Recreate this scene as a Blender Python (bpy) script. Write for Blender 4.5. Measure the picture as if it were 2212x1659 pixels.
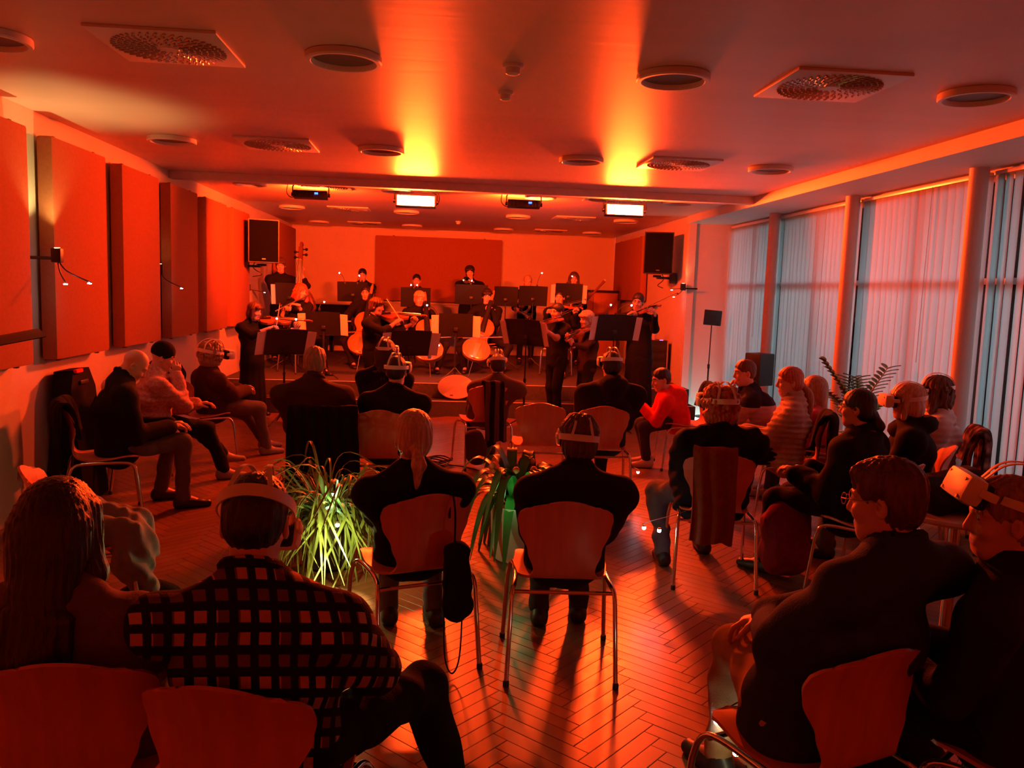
import bpy, bmesh, math, random
import numpy as np
from mathutils import Vector, Matrix

for o in list(bpy.data.objects):
    bpy.data.objects.remove(o, do_unlink=True)
SC = bpy.context.scene
COL = SC.collection
rnd = random.Random(7)
PI = math.pi
V = lambda *a: np.array(a, float)

# ------------------------------------------------------------------ camera
cam = bpy.data.cameras.new('camera')
cam.sensor_fit = 'HORIZONTAL'
cam.sensor_width = 36.0
cam.lens = 1790.0 / 2212.0 * 36.0
cam.clip_start = 0.05
cam_o = bpy.data.objects.new('camera', cam)
COL.objects.link(cam_o)
_yaw, _pit, _rol = math.radians(5.3), math.radians(-6.4), 0.034
_fw = Vector((math.sin(_yaw) * math.cos(_pit), math.cos(_yaw) * math.cos(_pit), math.sin(_pit)))
_r0 = Vector((math.cos(_yaw), -math.sin(_yaw), 0))
_u0 = _r0.cross(_fw)
_rt = math.cos(_rol) * _r0 + math.sin(_rol) * _u0
_up = -math.sin(_rol) * _r0 + math.cos(_rol) * _u0
_m = Matrix(((_rt.x, _up.x, -_fw.x, 0), (_rt.y, _up.y, -_fw.y, 0), (_rt.z, _up.z, -_fw.z, 1.7), (0, 0, 0, 1)))
cam_o.matrix_world = _m
SC.camera = cam_o

# ------------------------------------------------------------------ world, exposure
w = bpy.data.worlds.new('overcast_dusk')
SC.world = w
w.use_nodes = True
w.node_tree.nodes['Background'].inputs[0].default_value = (0.50, 0.72, 0.80, 1)
w.node_tree.nodes['Background'].inputs[1].default_value = 6.2
SC.view_settings.view_transform = 'Standard'
SC.view_settings.look = 'None'
SC.view_settings.exposure = 0.0
SC.view_settings.gamma = 1.0
SC.view_settings.use_curve_mapping = False
SC.cycles.max_bounces = 6
SC.cycles.adaptive_threshold = 0.03
SC.cycles.diffuse_bounces = 3
SC.cycles.glossy_bounces = 3
SC.cycles.transparent_max_bounces = 10
SC.cycles.sample_clamp_indirect = 4.0
SC.cycles.caustics_reflective = False
SC.cycles.caustics_refractive = False
LED_RED = (1.0, 0.048, 0.0028)      # stage wash colour
LED_POWER_STAGE = 250.0               # watts of each lamp facing the stage
LED_POWER_HALL = 380.0               # lamps facing the hall

# ------------------------------------------------------------------ materials
MATS = {}
def srgb(r, g, b):
    f = lambda c: ((c / 255 + 0.055) / 1.055) ** 2.4 if c > 10 else c / 255 / 12.92
    return (f(r), f(g), f(b))

def mat(name, col, rough=0.6, metal=0.0, var=0.0, scale=8.0, bump=0.0, bscale=40.0, spec=0.5, emit=None, es=0.0, coat=0.0, stretch=None):
    if name in MATS: return MATS[name]
    m = bpy.data.materials.new(name)
    m.use_nodes = True
    nt = m.node_tree
    b = nt.nodes['Principled BSDF']
    b.inputs['Base Color'].default_value = (*col, 1)
    b.inputs['Roughness'].default_value = rough
    b.inputs['Metallic'].default_value = metal
    b.inputs['Specular IOR Level'].default_value = spec
    b.inputs['Coat Weight'].default_value = coat
    if emit:
        b.inputs['Emission Color'].default_value = (*emit, 1)
        b.inputs['Emission Strength'].default_value = es
    if var or bump:
        tc = nt.nodes.new('ShaderNodeTexCoord')
        mp = nt.nodes.new('ShaderNodeMapping')
        if stretch: mp.inputs['Scale'].default_value = stretch
        nt.links.new(tc.outputs['Object'], mp.inputs[0])
    if var:
        n = nt.nodes.new('ShaderNodeTexNoise')
        n.inputs['Scale'].default_value = scale
        n.inputs['Detail'].default_value = 4
        nt.links.new(mp.outputs[0], n.inputs['Vector'])
        r = nt.nodes.new('ShaderNodeValToRGB')
        r.color_ramp.elements[0].position = 0.3
        r.color_ramp.elements[1].position = 0.7
        r.color_ramp.elements[0].color = (*[c * (1 - var) for c in col], 1)
        r.color_ramp.elements[1].color = (*[min(1, c * (1 + var)) for c in col], 1)
        nt.links.new(n.outputs['Fac'], r.inputs[0])
        nt.links.new(r.outputs[0], b.inputs['Base Color'])
    if bump:
        n2 = nt.nodes.new('ShaderNodeTexNoise')
        n2.inputs['Scale'].default_value = bscale
        n2.inputs['Detail'].default_value = 3
        nt.links.new(mp.outputs[0], n2.inputs['Vector'])
        bp = nt.nodes.new('ShaderNodeBump')
        bp.inputs['Strength'].default_value = bump
        bp.inputs['Distance'].default_value = 0.01
        nt.links.new(n2.outputs['Fac'], bp.inputs['Height'])
        nt.links.new(bp.outputs[0], b.inputs['Normal'])
    MATS[name] = m
    return m

# ------------------------------------------------------------------ object helpers
def link(o, parent=None):
    COL.objects.link(o)
    if parent is not None: o.parent = parent
    return o

def tag(o, label=None, cat=None, group=None, kind=None):
    if label: o['label'] = label
    if cat: o['category'] = cat
    if group: o['group'] = group
    if kind: o['kind'] = kind
    return o

def empty(name, loc=(0, 0, 0), rz=0.0, label=None, cat=None, group=None, mw=None):
    o = bpy.data.objects.new(name, None)
    o.empty_display_size = 0.1
    COL.objects.link(o)
    if mw is not None:
        o.matrix_world = mw
    else:
        o.location = [float(c) for c in loc]
        o.rotation_euler = (0, 0, rz)
    return tag(o, label, cat, group)

def copy_tree(o, parent=None):
    c = o.copy()
    COL.objects.link(c)
    if parent is not None: c.parent = parent
    for ch in o.children: copy_tree(ch, c)
    return c

def np_mesh(name, v, q, smooth=True):
    me = bpy.data.meshes.new(name)
    n, k = len(v), q.shape[1]
    me.vertices.add(n)
    me.vertices.foreach_set('co', np.ascontiguousarray(v, dtype=np.float32).ravel())
    me.loops.add(len(q) * k)
    me.loops.foreach_set('vertex_index', np.ascontiguousarray(q, dtype=np.int32).ravel())
    me.polygons.add(len(q))
    me.polygons.foreach_set('loop_start', np.arange(0, len(q) * k, k, dtype=np.int32))
    me.update(calc_edges=True)
    me.validate()
    if smooth: me.polygons.foreach_set('use_smooth', np.ones(len(me.polygons), dtype=bool))
    return me

class MB:
    """collects shapes, builds ONE mesh object"""
    def __init__(s): s.v = []; s.f = []
    def add(s, v, f):
        n = len(s.v)
        s.v += [tuple(float(c) for c in p) for p in v]
        s.f += [tuple(i + n for i in q) for q in f]
        return s
    def box(s, c, d, R=None, b=0.0):
        x, y, z = [k / 2 for k in d]
        if b <= 0:
            p = [(i, j, k) for i in (-x, x) for j in (-y, y) for k in (-z, z)]
            f = [(0, 1, 3, 2), (4, 6, 7, 5), (0, 4, 5, 1), (2, 3, 7, 6), (0, 2, 6, 4), (1, 5, 7, 3)]
        else:
            bm = bmesh.new()
            bmesh.ops.create_cube(bm, size=1.0, matrix=Matrix.Diagonal((2 * x, 2 * y, 2 * z, 1)))
            bmesh.ops.bevel(bm, geom=bm.edges[:], offset=min(b, x * .95, y * .95, z * .95), segments=2, affect='EDGES', profile=0.6)
            bm.verts.index_update()
            p = [tuple(q.co) for q in bm.verts]
            f = [tuple(q.index for q in g.verts) for g in bm.faces]
            bm.free()
        p = [Vector(q) for q in p]
        if R is not None: p = [R @ q for q in p]
        c = Vector(c)
        return s.add([q + c for q in p], f)
    def tube(s, pts, r, n=8, closed=False, caps=True, flat=None):
        pts = [Vector(p) for p in pts]
        m = len(pts)
        rr = r if hasattr(r, '__len__') else [r] * m
        rings = []
        prev = None
        for i in range(m):
            if closed: t = pts[(i + 1) % m] - pts[i - 1]
            else: t = pts[min(i + 1, m - 1)] - pts[max(i - 1, 0)]
            t = t.normalized() if t.length > 1e-9 else Vector((0, 0, 1))
            if prev is None:
                a = Vector((0, 0, 1)) if abs(t.z) < .9 else Vector((1, 0, 0))
                u = t.cross(a).normalized()
            else:
                u = prev - t * prev.dot(t)
                u = u.normalized() if u.length > 1e-6 else t.orthogonal().normalized()
            prev = u
            wv = t.cross(u)
            fl = flat if flat else 1.0
            rings.append([pts[i] + (u * math.cos(2 * PI * k / n) + wv * math.sin(2 * PI * k / n) * fl) * rr[i] for k in range(n)])
        v = [q for g in rings for q in g]
        f = []
        mm = m if closed else m - 1
        for i in range(mm):
            j = (i + 1) % m
            for k in range(n):
                f.append((i * n + k, i * n + (k + 1) % n, j * n + (k + 1) % n, j * n + k))
        if caps and not closed:
            f.append(tuple(range(n - 1, -1, -1)))
            f.append(tuple((m - 1) * n + k for k in range(n)))
        return s.add(v, f)
    def lathe(s, prof, n=24, M=None, caps=True):
        v = []; f = []
        for (r, z) in prof:
            for k in range(n):
                p = Vector((r * math.cos(2 * PI * k / n), r * math.sin(2 * PI * k / n), z))
                v.append(M @ p if M is not None else p)
        for i in range(len(prof) - 1):
            for k in range(n):
                f.append((i * n + k, i * n + (k + 1) % n, (i + 1) * n + (k + 1) % n, (i + 1) * n + k))
        if caps:
            f.append(tuple(range(n - 1, -1, -1)))
            f.append(tuple((len(prof) - 1) * n + k for k in range(n)))
        return s.add(v, f)
    def prism(s, outline, z0, z1, M=None):
        n = len(outline)
        v = [Vector((x, y, z0)) for x, y in outline] + [Vector((x, y, z1)) for x, y in outline]
        if M is not None: v = [M @ p for p in v]
        f = [tuple(range(n - 1, -1, -1)), tuple(range(n, 2 * n))]
        f += [(i, (i + 1) % n, n + (i + 1) % n, n + i) for i in range(n)]
        return s.add(v, f)
    def sheet(s, P, t):
        """grid of points (rows x cols) thickened along its normals by t"""
        P = np.array(P, float)
        R, Cn = P.shape[:2]
        du = np.gradient(P, axis=1); dv = np.gradient(P, axis=0)
        N = np.cross(du, dv)
        N /= np.linalg.norm(N, axis=2, keepdims=True) + 1e-9
        A = (P + N * t / 2).reshape(-1, 3); B = (P - N * t / 2).reshape(-1, 3)
        f = []
        o = R * Cn
        for i in range(R - 1):
            for j in range(Cn - 1):
                a, b, c, d = i * Cn + j, i * Cn + j + 1, (i + 1) * Cn + j + 1, (i + 1) * Cn + j
                f.append((a, b, c, d)); f.append((o + d, o + c, o + b, o + a))
        for i in range(R - 1):
            for j, sgn in ((0, 1), (Cn - 1, -1)):
                a, d = i * Cn + j, (i + 1) * Cn + j
                f.append((a, d, o + d, o + a) if sgn > 0 else (d, a, o + a, o + d))
        for j in range(Cn - 1):
            for i, sgn in ((0, -1), (R - 1, 1)):
                a, b = i * Cn + j, i * Cn + j + 1
                f.append((a, b, o + b, o + a) if sgn < 0 else (b, a, o + a, o + b))
        return s.add(list(A) + list(B), f)
    def ball(s, c, r, n=10, m=7):
        prof = [(max(1e-4, r * math.sin(PI * i / m)), -r * math.cos(PI * i / m)) for i in range(m + 1)]
        return s.lathe(prof, n, Matrix.Translation(Vector(c)))
    def mesh(s, name, smooth=True, ang=40):
        me = bpy.data.meshes.new(name)
        me.from_pydata(s.v, [], s.f)
        bm = bmesh.new(); bm.from_mesh(me)
        bmesh.ops.recalc_face_normals(bm, faces=bm.faces[:])
        bm.to_mesh(me); bm.free()
        if smooth:
            me.polygons.foreach_set('use_smooth', [True] * len(me.polygons))
            me.set_sharp_from_angle(angle=math.radians(ang))
        return me
    def build(s, name, m, parent=None, loc=None, smooth=True, mw=None):
        me = s.mesh(name, smooth)
        if m is not None: me.materials.append(m)
        o = bpy.data.objects.new(name, me)
        link(o, parent)
        if loc is not None: o.location = [float(c) for c in loc]
        if mw is not None: o.matrix_basis = mw
        return o

def frame_mw(o, y, z):
    """matrix with local +Y along y and local +Z near z, at o"""
    y = Vector(y).normalized(); z = Vector(z)
    x = y.cross(z).normalized(); z = x.cross(y)
    o = Vector(o)
    return Matrix(((x.x, y.x, z.x, o.x), (x.y, y.y, z.y, o.y), (x.z, y.z, z.z, o.z), (0, 0, 0, 1)))

def smooth_pts(pts, n=6):
    """Catmull-Rom through points"""
    P = [Vector(p) for p in pts]
    P = [P[0] * 2 - P[1]] + P + [P[-1] * 2 - P[-2]]
    out = []
    for i in range(1, len(P) - 2):
        a, b, c, d = P[i - 1], P[i], P[i + 1], P[i + 2]
        for k in range(n):
            t = k / n
            out.append(0.5 * ((2 * b) + (c - a) * t + (2 * a - 5 * b + 4 * c - d) * t * t + (3 * b - a - 3 * c + d) * t ** 3))
    out.append(P[-2])
    return out

# ------------------------------------------------------------------ distance-field surfaces (bodies, hair, clothes)
class Field:
    def __init__(s): s.P = []
    def cone(s, p, q, r1, r2, k=.03, lat=None, sx=1.0, op=1):
        p = np.asarray(p, float); q = np.asarray(q, float)
        R = max(r1, r2) * max(1.0, sx)
        lo = np.minimum(p, q) - R; hi = np.maximum(p, q) + R
        d = q - p; dd = max(float(d @ d), 1e-9)
        L = None if lat is None else np.asarray(lat, float) / np.linalg.norm(lat)
        def fn(X, Y, Z):
            ax, ay, az = X - p[0], Y - p[1], Z - p[2]
            t = np.clip((ax * d[0] + ay * d[1] + az * d[2]) / dd, 0, 1)
            ax = ax - t * d[0]; ay = ay - t * d[1]; az = az - t * d[2]
            n2 = ax * ax + ay * ay + az * az
            if L is not None:
                a = ax * L[0] + ay * L[1] + az * L[2]
                n2 = n2 - a * a * (1 - 1 / (sx * sx))
            return np.sqrt(np.maximum(n2, 0)) - (r1 + (r2 - r1) * t)
        s.P.append((lo, hi, fn, k, op)); return s
    def ell(s, c, r, R=None, k=.03, op=1):
        c = np.asarray(c, float); r = np.asarray(r, float)
        m = float(max(r))
        if R is None:
            lo, hi = c - r, c + r
        else:
            R = np.asarray(R, float); lo, hi = c - m, c + m
        def fn(X, Y, Z):
            ax, ay, az = X - c[0], Y - c[1], Z - c[2]
            if R is not None:
                ax, ay, az = (R[0][0] * ax + R[0][1] * ay + R[0][2] * az, R[1][0] * ax + R[1][1] * ay + R[1][2] * az, R[2][0] * ax + R[2][1] * ay + R[2][2] * az)
            k0 = np.sqrt((ax / r[0]) ** 2 + (ay / r[1]) ** 2 + (az / r[2]) ** 2)
            k1 = np.sqrt((ax / r[0] ** 2) ** 2 + (ay / r[1] ** 2) ** 2 + (az / r[2] ** 2) ** 2)
            return k0 * (k0 - 1) / np.maximum(k1, 1e-6)
        s.P.append((lo, hi, fn, k, op)); return s
    def mesh(s, vox, cuts=(), noise=None):
        los = np.array([p[0] for p in s.P if p[4] > 0]); his = np.array([p[1] for p in s.P if p[4] > 0])
        lo = los.min(0) - vox * 3 - .02; hi = his.max(0) + vox * 3 + .02
        n = np.ceil((hi - lo) / vox).astype(int) + 1
        ax = [lo[i] + np.arange(n[i]) * vox for i in range(3)]
        D = np.full(n, .3, np.float32)
        for (a, b, fn, k, op) in s.P:
            pad = k + vox * 2.5 if op > 0 else k + vox
            i0 = np.maximum(np.floor((a - pad - lo) / vox).astype(int), 0)
            i1 = np.minimum(np.ceil((b + pad - lo) / vox).astype(int) + 1, n)
            if (i1 <= i0).any(): continue
            sl = tuple(slice(i0[i], i1[i]) for i in range(3))
            d = fn(ax[0][sl[0]][:, None, None], ax[1][sl[1]][None, :, None], ax[2][sl[2]][None, None, :])
            B = D[sl]
            kk = max(k, 1e-4)
            if op > 0:
                h = np.clip(.5 + .5 * (B - d) / kk, 0, 1)
                D[sl] = B * (1 - h) + d * h - kk * h * (1 - h)
            else:
                A = -B
                h = np.clip(.5 + .5 * (A - d) / kk, 0, 1)
                D[sl] = -(A * (1 - h) + d * h - kk * h * (1 - h))
        G = (ax[0][:, None, None], ax[1][None, :, None], ax[2][None, None, :])
        if noise is not None: D = D + noise(*G).astype(np.float32)
        for (nv, off) in cuts:
            D = np.maximum(D, nv[0] * G[0] + nv[1] * G[1] + nv[2] * G[2] - off)
        return surface_nets(D, lo, vox)

def surface_nets(D, lo, vox):
    I = D < 0
    nx, ny, nz = D.shape
    c = [I[i:nx - 1 + i, j:ny - 1 + j, k:nz - 1 + k] for i in (0, 1) for j in (0, 1) for k in (0, 1)]
    s = np.zeros(c[0].shape, np.int8)
    for a in c: s += a
    act = (s > 0) & (s < 8)
    idx = np.argwhere(act)
    if len(idx) == 0: return np.zeros((0, 3)), np.zeros((0, 4), int)
    vid = np.full(act.shape, -1, np.int32)
    vid[act] = np.arange(len(idx))
    acc = np.zeros((len(idx), 3)); cnt = np.zeros(len(idx))
    cr = [(i, j, k) for i in (0, 1) for j in (0, 1) for k in (0, 1)]
    val = {q: D[idx[:, 0] + q[0], idx[:, 1] + q[1], idx[:, 2] + q[2]] for q in cr}
    for a in cr:
        for ax_ in range(3):
            if a[ax_] == 1: continue
            b = list(a); b[ax_] = 1; b = tuple(b)
            va, vb = val[a], val[b]
            m = (va < 0) != (vb < 0)
            t = np.where(m, va / np.where(m, va - vb, 1), 0)
            p = np.array(a, float)[None, :].repeat(len(idx), 0)
            p[:, ax_] += t
            acc[m] += p[m]; cnt[m] += 1
    v = lo + (idx + acc / cnt[:, None]) * vox
    Q = []
    for ax_ in range(3):
        o1, o2 = [k for k in range(3) if k != ax_]
        a = [slice(1, -1)] * 3; a[ax_] = slice(0, -1)
        b = [slice(1, -1)] * 3; b[ax_] = slice(1, None)
        A, B = I[tuple(a)], I[tuple(b)]
        e = np.argwhere(A != B)
        if len(e) == 0: continue
        flip = A[tuple(e.T)]
        base = e.copy(); base[:, o1] += 1; base[:, o2] += 1
        def cell(d1, d2):
            g = base.copy(); g[:, o1] += d1; g[:, o2] += d2
            return vid[g[:, 0], g[:, 1], g[:, 2]]
        q = np.stack([cell(-1, -1), cell(0, -1), cell(0, 0), cell(-1, 0)], 1)
        if ax_ == 1: flip = ~flip
        q[~flip] = q[~flip][:, ::-1]
        Q.append(q)
    return v, np.concatenate(Q)

def folds(seed, amp, freq=34.0, dirv=None):
    """cloth folds: warped ridges"""
    r = np.random.RandomState(seed)
    K = []
    for i in range(3):
        a = r.normal(size=3)
        if dirv is not None: a = a - .6 * np.array(dirv) * (a @ np.array(dirv))
        a = a / np.linalg.norm(a) * freq * (.6 + .5 * i); b = r.normal(size=3) * freq * .35; ph = r.rand(2) * 6
        K.append((a, b, ph, amp * (1, .6, .4)[i]))
    def fn(X, Y, Z):
        o = 0
        for a, b, ph, am in K:
            o = o + am * np.sin(a[0] * X + a[1] * Y + a[2] * Z + ph[0] + 1.6 * np.sin(b[0] * X + b[1] * Y + b[2] * Z + ph[1]))
        return o
    return fn

# ------------------------------------------------------------------ people
SKIN = mat('skin', (0.62, 0.36, 0.26), .5, var=.06, scale=14, bump=.04, bscale=90)
EYE = mat('eye', (0.03, 0.02, 0.02), .2)
LIP = mat('lips', (0.42, 0.13, 0.12), .45)
Rz = lambda a: np.array([[math.cos(a), -math.sin(a), 0], [math.sin(a), math.cos(a), 0], [0, 0, 1]])
Rx = lambda a: np.array([[1, 0, 0], [0, math.cos(a), -math.sin(a)], [0, math.sin(a), math.cos(a)]])
Ry = lambda a: np.array([[math.cos(a), 0, math.sin(a)], [0, 1, 0], [-math.sin(a), 0, math.cos(a)]])
CACHE = {}

def head_template(vox):
    key = ('head', vox)
    if key in CACHE: return CACHE[key]
    F = Field()
    F.ell((0, -.012, .038), (.074, .094, .084))
    F.ell((0, .022, -.035), (.060, .066, .088), k=.03)
    F.cone((-.02, .05, -.098), (.02, .05, -.098), .027, .027, k=.03)
    F.cone((0, -.022, -.05), (0, -.045, -.235), .054, .058, k=.03)
    F.cone((0, .086, .012), (0, .101, -.028), .008, .0125, k=.014)
    F.cone((-.011, .09, -.034), (.011, .09, -.034), .009, .009, k=.008)
    for sx in (-1, 1):
        F.cone((sx * .012, .083, .026), (sx * .045, .068, .024), .010, .010, k=.012)
        F.ell((sx * .040, .062, -.03), (.022, .022, .022), k=.02)
        F.ell((sx * .031, .094, .004), (.017, .016, .011), k=.008, op=-1)
        F.ell((sx * .031, .072, .004), (.0125, .0125, .0125), k=.003)
        F.ell((sx * .077, -.012, -.012), (.009, .019, .031), k=.008)
        F.ell((sx * .080, -.006, -.005), (.007, .009, .016), k=.005, op=-1)
    F.cone((-.019, .079, -.066), (.019, .079, -.066), .0075, .0075, k=.006)
    F.cone((-.016, .078, -.078), (.016, .078, -.078), .0075, .0075, k=.006)
    F.cone((-.02, .093, -.0715), (.02, .093, -.0715), .0022, .0022, k=.003, op=-1)
    v, q = F.mesh(vox)
    c = v[q].mean(1)
    mi = np.zeros(len(q), int)
    for sx in (-1, 1):
        d = np.linalg.norm(c - V(sx * .031, .0845, .004), axis=1)
        mi[d < .0075] = 1
        brow = (np.abs(c[:, 0] * sx - .030) < .020) & (np.abs(c[:, 2] - (.027 - .10 * (np.abs(c[:, 0] * sx - .026)))) < .0045) & (c[:, 1] > .055)
        mi[brow] = 3
    lip = (np.abs(c[:, 0]) < .021) & (np.abs(c[:, 2] + .072) < .0105) & (c[:, 1] > .07)
    mi[lip] = 2
    CACHE[key] = (v * .92, q, mi)
    return CACHE[key]

def hand_template(curl, vox):
    """right hand: wrist at origin, fingers along +y, back of hand +z, thumb on -x"""
    key = ('hand', curl, vox)
    if key in CACHE: return CACHE[key]
    F = Field()
    F.cone((0, -.03, 0), (0, .01, 0), .022, .021, k=.01, lat=(1, 0, 0), sx=1.35)
    F.cone((0, .012, 0), (0, .078, 0), .0155, .0135, k=.012, lat=(1, 0, 0), sx=2.5)
    for i, (x, ls) in enumerate(((-.029, .95), (-.010, 1.06), (.010, 1.0), (.028, .8))):
        p = V(x, .078 - .006 * abs(i - 1.2), 0)
        fan = (i - 1.5) * .055
        a = 0.0
        for j, (L, r) in enumerate(((.043, .0092), (.027, .0085), (.022, .0075))):
            a += math.radians(curl * (.75, 1.0, .65)[j] + (i * 3))
            d = V(math.sin(fan) * math.cos(a), math.cos(a), -math.sin(a))
            e = p + d * L * ls
            F.cone(p, e, r, r * .92, k=.003)
            p = e
    t0, t1 = V(-.024, .016, -.006), V(-.052, .05, -.016)
    ca = math.radians(curl * .5)
    t2 = t1 + .033 * V(-.25 + .6 * math.sin(ca), .8, -.4 - .4 * math.sin(ca))
    t3 = t2 + .026 * V(.1 + .7 * math.sin(ca), .75, -.35 - .3 * math.sin(ca))
    F.cone(t0, t1, .0155, .012, k=.01); F.cone(t1, t2, .0115, .010, k=.004); F.cone(t2, t3, .010, .008, k=.003)
    CACHE[key] = F.mesh(vox)
    return CACHE[key]

def hair_template(style, vox, seed=1):
    key = ('hair', style, vox, seed)
    if key in CACHE: return CACHE[key]
    F = Field()
    rs = np.random.RandomState(seed)
    amp, fr = .003, 70.0
    cuts = []
    face = lambda r=(.070, .070, .098), c=(0, .078, -.045): F.ell(c, r, k=.012, op=-1)
    if style == 'short':
        F.ell((0, -.014, .046), (.083, .104, .088)); F.ell((0, -.04, -.005), (.078, .072, .085), k=.02)
        F.cone((-.04, .06, .085), (.045, .055, .09), .022, .024, k=.02)
        face((.064, .075, .10), (0, .085, -.045))
        for sx in (-1, 1): F.ell((sx * .088, .012, -.035), (.03, .045, .05), k=.01, op=-1)
        cuts = [((0, .25, -.97), .075)]
        amp = .0045
    elif style == 'crop':
        F.ell((0, -.013, .043), (.079, .100, .085)); F.ell((0, -.038, 0), (.076, .072, .075), k=.02)
        face((.068, .075, .105), (0, .088, -.05))
        for sx in (-1, 1): F.ell((sx * .088, .012, -.035), (.03, .05, .05), k=.01, op=-1)
        cuts = [((0, .3, -.95), .055)]
        amp = .0025
    elif style == 'mop':
        F.ell((0, -.014, .046), (.090, .108, .090)); F.ell((0, -.04, -.02), (.086, .078, .09), k=.02)
        for i in range(16):
            a = rs.rand() * 2 * PI
            F.cone((.045 * math.cos(a), .05 * math.sin(a), .11), (.085 * math.cos(a), .1 * math.sin(a) - .01, .055), .016, .012, k=.012)
        F.cone((-.05, .082, .062), (.05, .082, .062), .02, .02, k=.02)
        face((.060, .06, .085), (0, .095, -.045))
        cuts = [((0, .2, -.98), .085)]
        amp = .006
    elif style == 'bob':
        F.ell((0, -.012, .045), (.090, .106, .090)); F.ell((0, -.035, -.045), (.092, .080, .095), k=.03)
        for sx in (-1, 1): F.cone((sx * .074, .03, .03), (sx * .078, .04, -.105), .022, .020, k=.02)
        F.cone((-.05, .080, .058), (.05, .080, .058), .020, .020, k=.02)
        face((.055, .065, .085), (0, .092, -.048))
        cuts = [((0, 0, -1), .125)]
    elif style in ('long', 'verylong'):
        L = -.30 if style == 'long' else -.36
        by = -.095 if style == 'long' else -.128
        F.ell((0, -.012, .045), (.090, .107, .090)); F.ell((0, -.035, -.045), (.088, .085, .09), k=.03)
        F.cone((0, -.055, 0), (0, by, L), .066, .045, k=.04, lat=(1, 0, 0), sx=1.55)
        for sx in (-1, 1):
            F.cone((sx * .070, .03, .04), (sx * .090, .01, -.13), .026, .028, k=.03)
            F.cone((sx * .090, .01, -.13), (sx * .085, by + .045, L * .95), .030, .016, k=.03)
        for i in range(9):
            x = (i - 4) * .022
            F.cone((x, by * .6 - .05, L * .6), (x + rs.normal() * .01, by - .01, L - .02 - rs.rand() * .05), .018, .006, k=.02)
        face((.052, .07, .105), (0, .09, -.05))
        amp = .0028; fr = 150
    elif style in ('pony', 'lowpony', 'bun'):
        F.ell((0, -.014, .044), (.083, .104, .087)); F.ell((0, -.042, -.01), (.079, .072, .085), k=.02)
        face((.066, .075, .105), (0, .086, -.05))
        if style == 'pony':
            F.ell((0, -.118, .03), (.024, .024, .024), k=.01)
            F.cone((0, -.12, .03), (0, -.165, -.06), .026, .034, k=.012); F.cone((0, -.165, -.06), (.01, -.150, -.24), .034, .010, k=.02)
        elif style == 'lowpony':
            F.ell((0, -.108, -.035), (.028, .022, .024), k=.01)
            F.cone((0, -.112, -.04), (.004, -.142, -.10), .022, .030, k=.012); F.cone((.004, -.142, -.10), (.0, -.125, -.20), .030, .012, k=.02)
        else:
            F.ell((0, -.112, .035), (.040, .034, .038), k=.008)
        cuts = [((0, .3, -.95), .24 if style != 'bun' else .075)]
        amp = .0025; fr = 90
    elif style == 'curly':
        F.ell((0, -.016, .03), (.100, .112, .098)); F.ell((0, -.04, -.06), (.112, .088, .09), k=.03)
        for i in range(150):
            a, b = rs.rand() * 2 * PI, rs.rand() * 1.9 - .75
            p = V(.112 * math.cos(a) * math.cos(b * .8), .112 * math.sin(a) * math.cos(b * .8) - .02, .01 + .115 * math.sin(b))
            F.ell(p, V(1, 1, 1) * (.012 + .012 * rs.rand()), k=.006)
        face((.056, .075, .10), (0, .105, -.05))
        amp = .004; fr = 120
    elif style == 'wavy':
        F.ell((0, -.012, .045), (.096, .108, .092)); F.ell((0, -.035, -.06), (.112, .086, .11), k=.04)
        for sx in (-1, 1):
            F.cone((sx * .076, .04, .02), (sx * .098, .05, -.13), .026, .032, k=.02)
        for i in range(60):
            a, b = rs.rand() * 2 * PI, -rs.rand() * .16 + .04
            F.ell((.105 * math.cos(a), .09 * math.sin(a) - .03, b), (.016, .016, .026), k=.008)
        face((.052, .065, .10), (0, .096, -.05))
        amp = .006; fr = 80
    elif style == 'thin':
        F.ell((0, -.014, .040), (.077, .098, .084)); F.ell((0, -.045, -.02), (.080, .070, .07), k=.02)
        for sx in (-1, 1): F.ell((sx * .07, -.03, -.01), (.02, .05, .05), k=.02)
        F.ell((0, .0, .13), (.06, .075, .045), k=.01, op=-1)
        face((.075, .085, .12), (0, .088, -.03))
        cuts = [((0, .3, -.95), .075)]
        amp = .005
    elif style == 'beanie':
        F.ell((0, -.012, .052), (.084, .104, .095)); F.cone((0, -.02, .02), (0, -.02, .022), .080, .080, k=.01)
        cuts = [((0, -.15, -1), .003)]
        amp = .001
    r2 = np.random.RandomState(seed + 5)
    ph = r2.rand(4) * 6
    def noise(X, Y, Z):
        th = np.arctan2(Y + .02, X)
        return amp * (np.sin(th * fr * .22 + 9 * Z + ph[0] + 1.2 * np.sin(Z * 45 + ph[1])) * .6 + np.sin(th * fr * .5 - 22 * Z + ph[2]) * .5)
    v, q = F.mesh(vox, cuts, noise)
    CACHE[key] = (v * .92, q)
    return CACHE[key]

def ik(a, c, l1, l2, pole):
    a = np.asarray(a, float); c = np.asarray(c, float)
    d = c - a; L = np.linalg.norm(d)
    mx = (l1 + l2) * .995
    if L > mx: c = a + d / L * mx; d = c - a; L = mx
    u = d / L
    x = (l1 * l1 - l2 * l2 + L * L) / (2 * L)
    h = math.sqrt(max(l1 * l1 - x * x, 1e-6))
    p = np.asarray(pole, float); p = p - u * (p @ u)
    n = np.linalg.norm(p)
    p = p / n if n > 1e-6 else V(0, 0, 1)
    return a + u * x + p * h, c

def join(parts):
    vs, qs, off = [], [], 0
    for v, q in parts:
        vs.append(v); qs.append(q + off); off += len(v)
    return np.concatenate(vs), np.concatenate(qs)

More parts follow.
